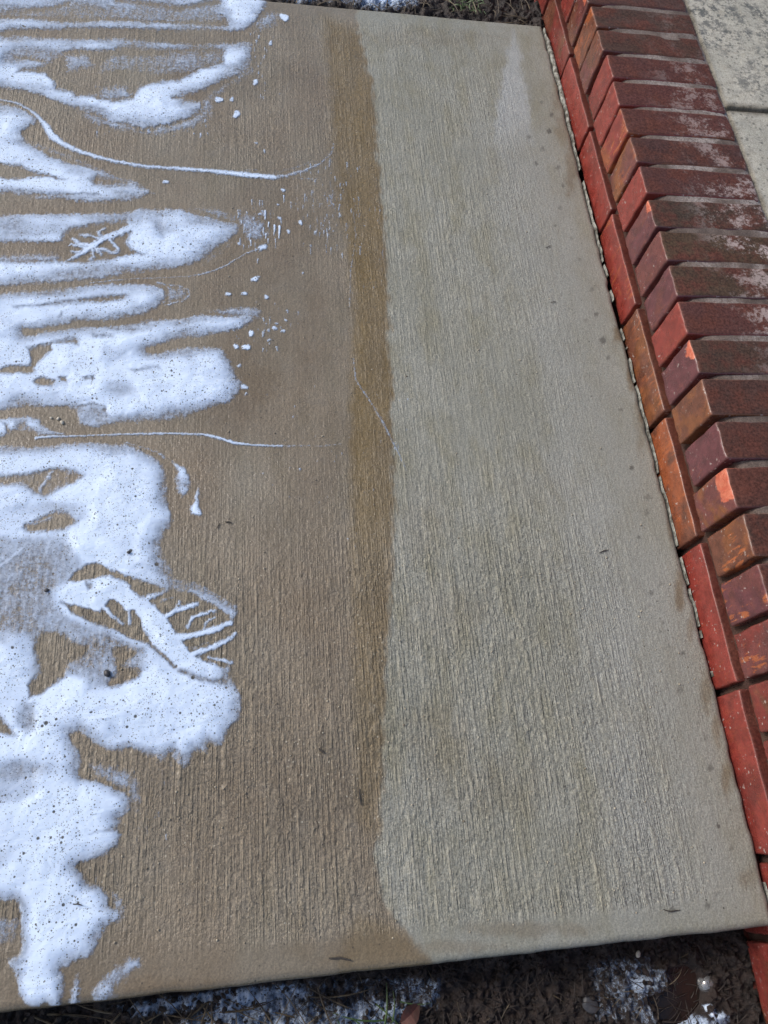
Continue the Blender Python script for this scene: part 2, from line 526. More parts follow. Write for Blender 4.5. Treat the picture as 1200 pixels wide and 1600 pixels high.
# masks that follow the marks on the slab
wob = 8 * (fbm(X * 30, Y * 30, 5, 4) - .5) * 2 + 7 * (fbm(X * 200, Y * 40, 6, 3) - .5) * 2
front = [(548, -60), (560, 50), (583, 130), (591, 250), (603, 400), (611, 600), (616, 720), (616, 850), (606, 1000), (600, 1150), (597, 1290), (581, 1335),
         (592, 1400), (630, 1450), (668, 1492), (700, 1560), (720, 1700), (-3000, 1700), (-3000, -60)]
sf = poly_sdf(U + wob, V, front)
dirt = smooth(-5, 6, sf)
mott = fbm(X * 9, Y * 5, 31, 5)
dirt = dirt * (.84 + .32 * (mott - .5) * 2) * 1.0
bandp = [(500, 20), (556, 40), (583, 130), (591, 250), (603, 400), (611, 600), (616, 720), (616, 850), (606, 1000), (600, 1150), (597, 1290), (590, 1330), (560, 1290),
         (550, 1150), (548, 1000), (545, 880), (545, 760), (545, 640), (552, 520), (545, 420), (530, 330), (518, 240), (514, 140)]
sb = poly_sdf(U + wob * .8, V, bandp)
fade = .30 + .70 * np.interp(V, [-50, 60, 150, 640, 790, 900, 1250, 1340, 1500], [.55, .85, 1, .95, .76, .46, .34, .10, 0])
bandp2 = [(p[0] + 60, p[1]) if 2 <= i <= 10 else p for i, p in enumerate(bandp)]
band = smooth(-10, 15, poly_sdf(U + wob * .8, V, bandp2)) * smooth(-5, 7, sf) * fade * (.86 + .35 * (fbm(X * 24, Y * 9, 33, 4) - .5) * 2)
drip = poly_sdf(U + wob, V, [(560, 1430), (610, 1445), (668, 1492), (690, 1560), (520, 1540), (540, 1470)])
band = np.maximum(band, .55 * smooth(-12, 14, drip))
dry = smooth(-3, 10, poly_sdf(U + wob * .8, V, [(800, 38), (811, 60), (826, 140), (838, 215), (846, 262), (815, 262), (795, 250), (764, 236), (776, 150), (789, 90)]))
dry = dry * np.interp(V, [40, 150, 190, 260], [1, .95, .75, 0])
haze_ = smooth(-40, 40, poly_sdf(U, V, [(740, 200), (850, 200), (960, 520), (1060, 900), (1160, 1420), (980, 1440), (900, 1000), (860, 700), (820, 480)])) * .30
dry = np.maximum(dry, haze_ * (.5 + fbm(X * 12, Y * 6, 37, 4)))
margin = smooth(.055, .022, dN + .012 * (noise(X * 9, Y * 0, 41) - .5)) * .9
margin = np.maximum(margin, smooth(.055, .03, dF) * .75)
margin = np.maximum(margin, smooth(.17, .06, dR + .05 * (fbm(X * 5, Y * 4, 42, 3) - .5)) * .8)
spots = np.zeros_like(X)
SP = [(1012, 777, 6), (1010, 800, 6), (1017, 926, 6), (1033, 912, 5), (1036, 972, 4), (1067, 1021, 5), (1062, 1079, 7), (1110, 1200, 7), (1076, 1240, 4),
      (1143, 1326, 6), (1051, 1421, 8), (1102, 1153, 5), (942, 532, 7), (932, 491, 5), (987, 731, 5), (875, 325, 5), (868, 352, 3), (1105, 1415, 6),
      (826, 214, 4), (858, 205, 5), (848, 232, 5), (838, 255, 4), (862, 180, 4), (846, 160, 4), (872, 262, 5), (880, 290, 4), (905, 405, 4), (925, 452, 4),
      (950, 560, 4), (970, 640, 4), (1045, 1010, 4), (1090, 1130, 4), (1122, 1290, 5), (998, 840, 4), (1120, 1395, 5), (915, 500, 4), (893, 372, 4)]
for a, b, r in SP:
    d = np.hypot((U - a) * 1.05, V - b) + (fbm(X * 260, Y * 260, int(a), 2) - .5) * r * 1.1
    spots = np.maximum(spots, smooth(r * 1.05, r * .45, d) * (.28 + .5 * (hash2(np.array([a]), np.array([b]), 3)[0]) ** 1.5))
rust = np.zeros_like(X)
for a, b, rx, ry, k in [(405, 590, 45, 45, .28), (300, 620, 40, 30, .15), (440, 940, 90, 60, .16), (874, 150, 14, 40, .35), (893, 250, 12, 60, .45), (880, 200, 16, 30, .35), (930, 330, 7, 30, .4), (966, 525, 9, 18, .65), (985, 590, 8, 26, .6), (1003, 650, 8, 26, .6),
                        (1048, 830, 6, 30, .4), (1062, 925, 9, 30, .65), (1078, 985, 6, 25, .4), (1103, 1085, 10, 34, .5), (1120, 1140, 9, 30, .45), (1135, 1215, 8, 36, .5),
                        (820, 1452, 110, 14, .32), (560, 1480, 120, 26, .22), (660, 60, 120, 18, .18), (700, 1480, 90, 12, .30), (250, 1540, 120, 16, .22), (1168, 1370, 14, 20, .35),
                        (1000, 655, 10, 60, .3), (690, 1170, 60, 90, .20), (770, 1230, 90, 60, .16), (700, 960, 70, 60, .14), (660, 820, 40, 70, .14), (850, 760, 60, 50, .08)]:
    q = np.hypot((U - a) / rx, (V - b) / ry)
    rust = np.maximum(rust, k * smooth(1.25, .35, q + (fbm(X * 60, Y * 40, int(b), 4) - .5) * 1.3))
# relief left by the broom, gone over the trowelled margins
wx = X + .0009 * (fbm(X * 10, Y * 6, 21, 3) - .5) + .0006 * (noise(X * 300, Y * 240, 20) - .5)
crest = lambda fx, fy, sd, lo, hi: smooth(lo, hi, noise(wx * fx, Y * fy, sd))
brk = lambda fx, fy, sd, lo, hi: smooth(lo, hi, .65 * noise(X * fx, Y * fy, sd) + .35 * noise(X * fx * 2.1, Y * fy * 2.3, sd + 7))
br = .85 * crest(200, 5.0, 221, .54, .80) * brk(130, 95, 231, .48, .64)
br = br + .80 * crest(300, 8.0, 222, .55, .82) * brk(180, 115, 232, .46, .64)
br = br + .65 * crest(410, 13.0, 223, .56, .82) * brk(260, 150, 233, .48, .66)
br = br - .42 * crest(260, 5.0, 224, .60, .85)
br = np.clip(br * (.55 + .9 * noise(X * 380, Y * 200, 27)), -.5, 1.15)
bm = np.interp(V, [-100, 40, 150, 330, 520, 700, 800, 900, 1250, 1420, 1480], [.45, .55, .68, .72, .55, .48, .85, 1.45, 1.45, 1.2, .35])
calm = smooth(620, 480, U) * smooth(180, 330, V) * smooth(1000, 800, V)
bm = bm * (1 - .62 * calm) * (.40 + 1.2 * fbm(X * 7, Y * 5, 26, 3))
bm = bm * (1 - .82 * smooth(.15, .05, dR)) * (1 - .9 * smooth(.045, .025, dN)) * (1 - .7 * smooth(.045, .03, dF)) * smooth(.25, .6, np.full_like(X, .55))
lump = (gnoise(X * 300, Y * 210, 29) * .6 + gnoise(X * 150, Y * 110, 30) * .4 - .5)
Z = .00062 * br * bm + .0011 * lump * (.35 + .65 * bm)
ZL = .0016 * (fbm(X * 5, Y * 5, 28, 2) - .5)
R = .0095
e = np.clip(R - dE, 0, R)
ZL = ZL - (R - np.sqrt(np.maximum(R * R - e * e, 0))) * .9
Z = Z * smooth(0, .012, dE) + ZL
slab_z_field = None
verts = np.stack([X, Y, Z], -1)
# skirt down the near, right and far side
ny, nx = IDX.shape
per = np.concatenate([IDX[0, :], IDX[1:, -1], IDX[-1, ::-1][1:]])
low = verts[per].copy(); low[:, 2] = -.125
base = len(verts)
li = np.arange(len(per)) + base
SF = np.stack([per[:-1], li[:-1], li[1:], per[1:]], -1)
verts2 = np.concatenate([verts, low]); faces2 = np.concatenate([F, SF])
pad = len(per)
ex = lambda a: np.concatenate([a, a[per]])
stain = np.stack([np.clip(ex(dirt), 0, 1), np.clip(ex(band), 0, 1), np.clip(ex(dry), 0, 1), np.ones(len(verts2))], -1)
coarse = np.clip(ex(bm), 0, 1.3); crest_a = np.clip(ex(br * bm), 0, 1.2)
wear = np.stack([np.clip(ex(margin), 0, 1), np.clip(ex(spots), 0, 1), np.clip(ex(rust), 0, 1), np.ones(len(verts2))], -1)
link('concrete_path', mesh_np('concrete_path', verts2, faces2, M_CONC, attrs={'stain': stain, 'wear': wear, 'coarse': coarse, 'crest': crest_a}), kind='structure')

_zx = np.linspace(-1.14, -.012, 640); _Z2 = Z.reshape(ny, nx); _ZL2 = ZL.reshape(ny, nx)


def slab_z(x, y):
    """height of the slab at points (nearest sample)"""
    ix = np.clip(np.searchsorted(xs, x), 0, nx - 1); iy = np.clip(np.searchsorted(ys, y), 0, ny - 1)
    return _Z2[iy, ix]


def foam_bed(x, y):
    """height the foam floats at: the slab without its broom marks"""
    ix = np.clip(np.searchsorted(xs, x), 0, nx - 1); iy = np.clip(np.searchsorted(ys, y), 0, ny - 1)
    return _ZL2[iy, ix]


# ------------------------------------------------------------------ soil and ground
def soil_height(x, y, base):
    a = fbm(x * 14, y * 14, 71, 3) - .5
    b = fbm(x * 60, y * 60, 72, 4) - .5
    c = np.abs(fbm(x * 130, y * 130, 73, 3) - .5)
    return base + .022 * a + .024 * b - .022 * c


def near_base(x, y):
    return -.083 + 0 * x


def far_base(x, y):
    return -.018 + 0 * x


def soil_near(x, y):
    z = soil_height(x, y, near_base(x, y))
    u, v = to_photo(x, y, -.085 + 0 * x)
    pud = smooth(-6, 8, poly_sdf(u, v, PUD))
    return z * (1 - pud) + (-.0935) * pud


PUD = [(1042, 1512), (1075, 1506), (1092, 1516), (1102, 1545), (1098, 1570), (1080, 1600), (1045, 1612), (1030, 1590), (1028, 1562), (1048, 1545)]

xs_s = np.concatenate([np.linspace(-2.4, -1.0, 60)[:-1], np.linspace(-1.0, .014, 400)])
ys_s = np.concatenate([np.linspace(-1.6, -.70, 40)[:-1], np.linspace(-.70, -.470, 92)])
x, y, f, _ = grid(xs_s, ys_s)
link('soil', mesh_np('soil', np.stack([x, y, soil_near(x, y)], -1), f, M_SOIL), kind='structure')
xs_s = np.concatenate([np.linspace(-2.4, -.75, 60)[:-1], np.linspace(-.75, .014, 300)])
ys_s = np.concatenate([np.linspace(1.16, 1.45, 110)[:-1], np.linspace(1.45, 2.6, 60)])
x, y, f, _ = grid(xs_s, ys_s)
link('soil', mesh_np('soil', np.stack([x, y, soil_height(x, y, far_base(x, y))], -1), f, M_SOIL), kind='structure')
x, y, f, _ = grid(np.linspace(-30, 30, 60), np.linspace(-30, 30, 60))
link('ground', mesh_np('ground', np.stack([x, y, -.135 + 0 * x], -1), f, M_SOIL), kind='structure')


# ------------------------------------------------------------------ porch floor behind the step
GY = .765
ysp = np.concatenate([np.linspace(-1.7, .4, 60)[:-1], np.linspace(.4, GY - .012, 60)[:-1], np.linspace(GY - .012, GY + .012, 17), np.linspace(GY + .012, 1.4, 90)[1:], np.linspace(1.4, 3.4, 40)[1:]])
xsp = np.concatenate([np.linspace(.2105, .224, 6)[:-1], np.linspace(.224, .62, 120), np.linspace(.62, 2.6, 40)[1:]])
x, y, f, idx = grid(xsp, ysp)
z = .1385 + .0022 * (fbm(x * 40, y * 40, 81, 4) - .5)
gd = np.abs(y - GY - .004 * (fbm(x * 14, y * 0, 82, 3) - .5))
z = z - .007 * smooth(.0065, .001, gd)
ed = x - (.2125 + .006 * (fbm(y * 30, 0 * y, 83, 4) - .5))
z = z - .006 * smooth(.006, -.002, ed)
wr = np.maximum(smooth(.02, .003, gd + .008 * (fbm(x * 50, y * 50, 84, 3) - .5)), .9 * smooth(.012, .0, ed + .006 * (fbm(x * 60, y * 60, 85, 3) - .5)))
v = np.stack([x, y, z], -1)
pr = idx[:, 0]; lw = v[pr].copy(); lw[:, 2] = 0.0
b0 = len(v); lii = np.arange(len(pr)) + b0
sf2 = np.stack([pr[1:], lii[1:], lii[:-1], pr[:-1]], -1)
link('porch_floor', mesh_np('porch_floor', np.concatenate([v, lw]), np.concatenate([f, sf2]), M_PORCH, attrs={'wear': np.concatenate([wr, wr[pr]])}), kind='structure')


# ------------------------------------------------------------------ brick step
STEP = empty('brick_step', (.11, .35, -.15), 'red brick step with upright front bricks along the right side of the concrete path', 'step')
PITCH = .203; ROW = PITCH / 3


def brick_mesh(name, dx, dy, dz, bev, seed, worn=.0012):
    """a rounded, slightly bent brick with worn arrises"""
    bm = bmesh.new()
    bmesh.ops.create_cube(bm, size=1)
    for vv in bm.verts:
        vv.co = Vector((vv.co.x * dx, vv.co.y * dy, vv.co.z * dz))
    bmesh.ops.bevel(bm, geom=bm.edges[:], offset=bev, segments=3, profile=.6, affect='EDGES')
    longs = [e for e in bm.edges if e.calc_length() > .03]
    bmesh.ops.subdivide_edges(bm, edges=longs, cuts=7, use_grid_fill=True)
    co = np.array([v.co[:] for v in bm.verts])
    rn = np.random.default_rng(seed)
    o = rn.random(6) * 50
    n1 = fbm(co[:, 0] * 40 + co[:, 2] * 31 + o[0], co[:, 1] * 40 + co[:, 2] * 23 + o[1], seed, 3) - .5
    n2 = fbm(co[:, 1] * 40 + co[:, 0] * 27 + o[2], co[:, 2] * 40 + o[3], seed + 9, 3) - .5
    n3 = fbm(co[:, 0] * 45 + o[4], co[:, 1] * 45 + co[:, 2] * 29 + o[5], seed + 19, 3) - .5
    m1 = fbm(co[:, 0] * 150 + co[:, 1] * 120 + o[1], co[:, 2] * 150 + co[:, 1] * 60 + o[2], seed + 29, 2) - .5
    co = co + np.stack([n2 + .5 * m1, n3 + .4 * m1, n1], -1) * worn * 2
    for v, c in zip(bm.verts, co):
        v.co = c
    me = bpy.data.meshes.new(name); bm.to_mesh(me); bm.free()
    me.polygons.foreach_set('use_smooth', np.ones(len(me.polygons), bool))
    me.materials.append(M_BRICK)
    return me


ROW_DIM = (.197, .0580, .0862)
STR_DIM = (.092, .1932, .0570)
row_meshes = [brick_mesh('rowlock_brick', *ROW_DIM, .0042, 100 + i, .0018) for i in range(6)]
str_meshes = [brick_mesh('stretcher_brick', *STR_DIM, .0036, 200 + i) for i in range(4)]
RED = (.205, .034, .026); RED2 = (.160, .030, .024); PUR = (.108, .034, .040); PUR2 = (.128, .040, .037)
OCH = (.180, .064, .025); BRN = (.130, .047, .028); ORA = (.235, .066, .026)
FRONT = {-6: (RED, RED2), -5: (RED2, RED), -4: (RED2, BRN), -3: (PUR2, RED2), -2: (PUR, PUR2), -1: (BRN, OCH), 0: (PUR2, OCH), 1: (PUR, PUR), 2: (OCH, BRN), 3: (PUR, PUR),
         4: (RED, RED), 5: (PUR, PUR2), 6: (PUR2, PUR), 7: (PUR, PUR2), 8: (RED, RED), 9: (OCH, PUR2), 10: (RED, ORA), 11: (RED, RED), 12: (RED, RED2),
         13: (PUR2, BRN), 14: (BRN, ORA), 15: (PUR2, BRN), 16: (RED2, RED), 17: (PUR2, RED2)}
FILM = {-3: (.062, .030, .026), -2: (.062, .032, .028), -1: (.038, .026, .022), 0: (.075, .032, .024), 1: (.062, .031, .024), 2: (.062, .032, .026), 3: (.060, .036, .026), 4: (.078, .034, .029),
        5: (.062, .040, .026), 6: (.064, .042, .026), 7: (.050, .036, .026), 8: (.070, .032, .028), 9: (.062, .030, .026), 10: (.078, .032, .027), 11: (.082, .032, .027),
        12: (.074, .030, .025), 13: (.060, .033, .024), 14: (.058, .034, .026)}
FROST = {3: .35, 4: .75, 5: .75, 6: 1.0, 7: .8, 8: .75, 9: .55, 10: .6, 11: .5, 12: .4, 13: .12, 14: .15}
CHIP = {0: (.030, .010), 3: (.017, .012), 7: (.013, .016), 15: (.012, -.01)}
SCR = {-3: .8, -2: .9, -1: 1.0, 10: .8, 13: .5, 14: .6, 9: .4}
for j in range(-15, 31):
    rn = np.random.default_rng(900 + j)
    o = link('brick', row_meshes[(j * 5 + 3) % 6], STEP)
    x0 = .0115 + rn.uniform(-.0025, .0025)
    o.matrix_parent_inverse = Matrix.Identity(4)
    o.location = Vector((x0 + ROW_DIM[0] / 2, (j + .5) * ROW + .001, .0995 + rn.uniform(-.0013, .0013))) - STEP.location
    o.rotation_euler = (rn.uniform(-.012, .012), rn.uniform(-.010, .010), rn.uniform(-.010, .010))
    a, b = FRONT.get(j, (RED, RED2) if rn.random() < .5 else (PUR2, RED2))
    o['tone'] = a; o['tone_two'] = b; o['film'] = FILM.get(j, (.064, .033, .027))
    o['frost'] = FROST.get(j, 0.06); o['tread'] = 1.0
    o['chip'], o['chip_y'] = CHIP.get(j, (0.0, 0.0)); o['scrape'] = SCR.get(j, .12)
    o['half_x'] = ROW_DIM[0] / 2; o['half_z'] = ROW_DIM[2] / 2
STR_TONE = {-4: (RED, RED2), -3: (RED2, RED), -2: (RED, RED2), -1: (RED, RED), 0: (ORA, BRN), 1: (BRN, OCH), 2: (RED, RED), 3: (RED, RED2), 4: (RED, RED), 5: (RED2, BRN), 6: (RED2, RED)}


def stretcher(k, zc, shift, i):
    rn = np.random.default_rng(1500 + k + i * 100)
    o = link('brick', str_meshes[(k * 3 + i + 2) % 4], STEP)
    o.location = Vector((.0085 + rn.uniform(-.0012, .0012) + STR_DIM[0] / 2, (k + .5) * PITCH + shift, zc + rn.uniform(-.001, .001))) - STEP.location
    o.rotation_euler = (rn.uniform(-.006, .006), rn.uniform(-.01, .01), rn.uniform(-.004, .004))
    a, b = STR_TONE.get(k, (RED, RED2)) if i == 0 else ((RED2, BRN) if k % 2 else (RED, RED2))
    o['tone'] = a; o['tone_two'] = b; o['film'] = (.060, .016, .012); o['frost'] = 0.0; o['tread'] = .9; o['chip'] = 0.0; o['chip_y'] = 0.0
    o['scrape'] = .5 if k in (0, 1, 2) else .1; o['half_x'] = STR_DIM[0] / 2; o['half_z'] = STR_DIM[2] / 2


for k in range(-5, 11):
    stretcher(k, .0165, 0, 0)
for k in list(range(-5, -1)) + list(range(5, 11)):
    stretcher(k, -.0505, -.09, 1)
for k in range(-5, -1):
    stretcher(k, -.1175, 0, 2)

# mortar: one backing mass, joints recessed from the faces
ysm = np.linspace(-1.02, 2.1, 900)
prof = [(.0215, -.14), (.0205, -.08), (.0200, -.03), (.0200, .02), (.0215, .048), (.0270, .056), (.0300, .09), (.0300, .120), (.0310, .131), (.040, .1366), (.05, .1392), (.08, .1402), (.11, .1405), (.14, .1405), (.17, .1405), (.20, .140), (.2125, .137)]
pv = []
for i, (xx, zz) in enumerate(prof):
    jx = .0035 * (fbm(ysm * 60, np.full_like(ysm, i * 3.1), 91, 3) - .5) * (1 if zz < .134 else 0)
    jz = .0030 * (fbm(ysm * 90, np.full_like(ysm, i * 2.3), 92, 3) - .5) * (1 if zz > .13 else 0)
    pv.append(np.stack([xx + jx, ysm, zz + jz], -1))
pv = np.array(pv)
npf, nyf = pv.shape[:2]
ii = np.arange(npf * nyf).reshape(npf, nyf)
mf = np.stack([ii[:-1, :-1], ii[1:, :-1], ii[1:, 1:], ii[:-1, 1:]], -1).reshape(-1, 4)[:, ::-1]
mo = link('mortar', mesh_np('mortar', pv.reshape(-1, 3), mf, M_MORT), STEP)
mo.location = -STEP.location

# ------------------------------------------------------------------ flaking sealant in the joint between path and step
ysj = np.linspace(-.47, 1.165, 1100)
wl = slab_edge(ysj)
amt = np.interp(ysj, [-.48, -.42, -.25, -.05, .05, .3, .42, .6, .75, .9, 1.1, 1.165], [.30, .36, .32, .44, .62, .58, .46, .56, .58, .95, 1.1, .7])
chunk = noise(ysj * 34, 0 * ysj, 51) * .62 + noise(ysj * 95, 0 * ysj, 52) * .38
rag = np.clip(amt * 1.25 - .95 * chunk, 0, 1)
left = wl + .0018
wid = np.minimum(.0092 * rag, .0085 - wl - .0028) * np.interp(ysj, [-.48, .6, .85, 1.2], [.62, .7, 1, 1])
top = -.0016 + .0016 * (fbm(ysj * 60, 0 * ysj, 53, 3) - .35) * amt
rows = [np.stack([left - .001, ysj, 0 * ysj - .018], -1), np.stack([left, ysj, top - .0012], -1), np.stack([left + .25 * wid, ysj, top + .0006], -1),
        np.stack([left + .7 * wid, ysj, top + .0002 + .0003 * noise(ysj * 230, 0 * ysj, 54)], -1), np.stack([left + wid, ysj, top - .0008], -1), np.stack([left + wid + .0003, ysj, 0 * ysj - .018], -1)]
pv = np.array(rows); npf, nyf = pv.shape[:2]
ii = np.arange(npf * nyf).reshape(npf, nyf)
mf = np.stack([ii[:-1, :-1], ii[1:, :-1], ii[1:, 1:], ii[:-1, 1:]], -1).reshape(-1, 4)[:, ::-1]
keep = (rag[:-1] > .10)
mf = mf.reshape(npf - 1, nyf - 1, 4)[:, keep].reshape(-1, 4)
o = link('joint_sealant', mesh_np('joint_sealant', pv.reshape(-1, 3), mf, M_SEAL, smooth_shade=True))
o['label'] = 'flaking white sealant strip in the gap between concrete path and brick step'; o['category'] = 'sealant'


# ------------------------------------------------------------------ soap foam
def add(crop, d, soft, pts): return ('add', px(crop, pts), d, soft)
def sub(crop, k, soft, pts): return ('sub', px(crop, pts), k, soft)
def thin(crop, k, soft, pts): return ('thin', px(crop, pts), k, soft)
def line(crop, d, soft, pts, r):
    s = CROPS[crop][2] / (1.0 if crop == 'P' else 1.14)
    if not hasattr(r, '__len__'): r = [r] * len(pts)
    if len(r) != len(pts): r = list(np.interp(np.linspace(0, 1, len(pts)), np.linspace(0, 1, len(r)), r))
    return ('line', px(crop, pts), d, soft, [q / s for q in r])
def cut(crop, k, soft, pts, r):
    a = line(crop, k, soft, pts, r)
    return ('cut',) + a[1:]


def foam_field(x, y, ops, warp=1.0, z=0.0):
    u, v = to_photo(x, y, z + 0 * x)
    u = u + warp * (5.0 * (fbm(x * 70, y * 70, 301, 3) - .5) + 4.0 * (fbm(x * 260, y * 150, 302, 2) - .5))
    v = v + warp * (5.0 * (fbm(x * 70, y * 70, 303, 3) - .5) + 4.0 * (fbm(x * 260, y * 150, 304, 2) - .5))
    D = np.zeros_like(x); H = np.zeros_like(x)
    for op in ops:
        kind, pts, d, soft = op[:4]
        if kind in ('line', 'cut'):
            rm = max(op[4]) + soft
        else:
            rm = soft
        if kind in ('sub', 'cut'):
            rm += soft * 4.6
        rm += 4
        pa = np.array(pts)
        sel = (u > pa[:, 0].min() - rm) & (u < pa[:, 0].max() + rm) & (v > pa[:, 1].min() - rm) & (v < pa[:, 1].max() + rm)
        if not sel.any():
            continue
        us, vs = u[sel], v[sel]
        sd = stroke_sdf(us, vs, pts, op[4]) if kind in ('line', 'cut') else poly_sdf(us, vs, pts)
        w = smooth(-soft * .6, soft, sd)
        if kind == 'line' and soft >= 3.9:
            w = smooth(-soft * .8, soft * 1.25, sd)
        if kind == 'add' and d > .55:
            w = .52 * smooth(-3.2, 6.5, sd) + .48 * smooth(1, soft * 3.2, sd)
        Ds = D[sel]; Hs = H[sel]
        if kind == 'add':
            Hs = np.maximum(Hs, min(d, 1) * (.25 * smooth(-1, 5, sd) + .75 * smooth(2, soft * 3.6, sd)))
        elif kind == 'line':
            Hs = np.maximum(Hs, .13 * min(d, 1) * w)
        elif kind in ('sub', 'cut'):
            Hs = Hs * (1 - d * smooth(-soft * 4.5, soft * .4, sd))
        else:
            Hs = Hs * (1 - w) + np.minimum(Hs, d * .4) * w
        H[sel] = Hs
        if kind in ('add', 'line'):
            Ds = np.maximum(Ds, d * w)
        elif kind in ('sub', 'cut'):
            Ds = Ds * (1 - d * w)
        else:
            Ds = Ds * (1 - w) + np.minimum(Ds, d) * w
        D[sel] = Ds
    return np.minimum(D, 1.05), H


def foam_object(name, ops, label=None, cat='foam', group=None, res=.0015, warp=1.0, zf=None, kind=None, h=.0031, z0=0.0, clip=None, drift=1.0):
    allp = np.concatenate([np.array(op[1]) for op in ops if op[0] in ('add', 'line')])
    w = np.array([ground(max(a, -330), b, z0) for a, b in allp])
    m = .012
    xa, xb = w[:, 0].min() - m, w[:, 0].max() + m
    ya, yb = w[:, 1].min() - m, w[:, 1].max() + m
    if clip:
        ya, yb = max(ya, clip[0]), min(yb, clip[1])
    xg = np.arange(xa, xb, res); yg = np.arange(ya, yb, res)
    x, y, f, _ = grid(xg, yg)
    D, H = foam_field(x, y, ops, warp, z0)
    # past the left of the frame the foam thins out and ends
    D = D * smooth(-1.42, -1.16, x + .12 * (fbm(x * 9, y * 20, 310, 3) - .5))
    # uneven drifts and bald spots
    D = D * (1 - drift + drift * (.44 + .94 * fbm(x * 11, y * 22, 311, 3)))
    keepv = D > .09
    fk = keepv[f].any(1)
    f = f[fk]
    used = np.unique(f); remap = np.full(len(x), -1); remap[used] = np.arange(len(used))
    f = remap[f]; x, y, D, H = x[used], y[used], D[used], H[used]
    und = fbm(x * 28, y * 28, 312, 4) - .35
    if zf is None:
        t_ = smooth(.15, .50, D)
        zb = slab_z(x, y) * (1 - t_) + (foam_bed(x, y) + .0009) * t_
    else:
        zb = zf(x, y)
    zz = zb + .0003 + h * H * (.75 + .9 * und) + .0003 * (fbm(x * 180, y * 180, 313, 3) - .5) * D
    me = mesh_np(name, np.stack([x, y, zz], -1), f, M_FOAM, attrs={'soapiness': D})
    o = link(name, me)
    if kind:
        o['kind'] = kind
    if label:
        o['label'] = label
    if cat and not kind:
        o['category'] = cat
    if group and not kind:
        o['group'] = group
    return o


GR = 'soap foam patches on the concrete path'
foam_object('soap_foam', [
    add('A', .62, 14, [(-900, -260), (1000, -260), (1010, 100), (900, 110), (500, 95), (0, 80), (-900, 80)]),
    add('A', .92, 16, [(-900, -260), (240, -260), (215, 5), (150, 38), (60, 60), (-900, 60)]),
    add('A', 1.0, 9, [(-900, 85), (0, 80), (100, 75), (300, 95), (500, 88), (700, 98), (900, 105), (1010, 112), (1005, 85), (940, 60), (905, 35), (960, 10), (1000, -90), (1290, -90),
                      (1200, 10), (1180, 50), (1150, 90), (1120, 130), (1060, 150), (1000, 145), (900, 140), (800, 145), (650, 140), (500, 135), (350, 138), (250, 140), (150, 140), (60, 140), (0, 155), (-900, 150)]),
    cut('A', .9, 6, [(110, 48), (200, 45), (260, 33), (310, 15)], 8), cut('A', .85, 7, [(520, 5), (620, 15), (720, 25), (800, 38), (880, 25), (980, 8)], 11),
    cut('A', .4, 6, [(650, 130), (800, 125), (950, 128)], 4),
    add('A', .44, 14, [(1150, 90), (1200, 40), (1260, 60), (1230, 130), (1130, 150)])],
    'long foam streak ending in a blob at the far edge of the path', group=GR, clip=(Y0, Y1 + .002))
foam_object('soap_foam', [
    add('A', 1.0, 9, [(-900, 165), (0, 160), (100, 155), (200, 165), (350, 170), (550, 165), (700, 185), (850, 195), (1000, 190), (1120, 185), (1130, 220), (1125, 290), (1080, 340), (1000, 365),
                      (940, 390), (880, 420), (830, 440), (900, 450), (910, 490), (880, 520), (800, 550), (720, 570), (640, 585), (560, 560), (490, 555), (440, 520), (380, 510), (330, 490), (250, 460),
                      (180, 430), (100, 410), (0, 400), (-900, 410)]),
    thin('A', .5, 12, [(0, 215), (150, 205), (330, 205), (330, 260), (180, 300), (0, 300)]),
    sub('A', .94, 9, [(60, 330), (80, 305), (190, 290), (250, 250), (330, 215), (450, 215), (560, 205), (720, 215), (880, 212), (1010, 218), (1000, 290), (900, 320), (860, 345), (790, 370), (740, 370),
                      (680, 380), (630, 400), (600, 450), (500, 465), (400, 440), (330, 435), (320, 420), (245, 405), (235, 370), (200, 340), (130, 330)]),
    add('A', .58, 14, [(430, 290), (500, 240), (650, 245), (850, 220), (1010, 225), (990, 290), (880, 325), (700, 340), (560, 320), (440, 330)]),
    add('A', .54, 10, [(280, 240), (400, 240), (430, 300), (300, 330)]), add('A', .54, 10, [(430, 385), (560, 380), (600, 445), (450, 450)]),
    line('A', .6, 5, [(330, 430), (420, 425), (500, 440), (590, 420)], 6), line('A', .55, 5, [(290, 270), (320, 300), (300, 320)], 6), line('A', .5, 5, [(430, 385), (470, 400), (520, 385)], 6),
    cut('A', .85, 5, [(65, 255), (130, 262), (200, 275)], 7), cut('A', .85, 5, [(770, 440), (840, 435)], 6),
    add('A', .52, 12, [(330, 490), (440, 515), (560, 555), (640, 585), (800, 545), (900, 500), (900, 440), (1010, 370), (1125, 290), (1140, 330), (1020, 400), (950, 450), (950, 520), (850, 580), (700, 610), (560, 590), (430, 560), (350, 515)])],
    'hooked foam patch with an open lacy middle, just in front of the far streak', group=GR, clip=(Y0, Y1 - .003))
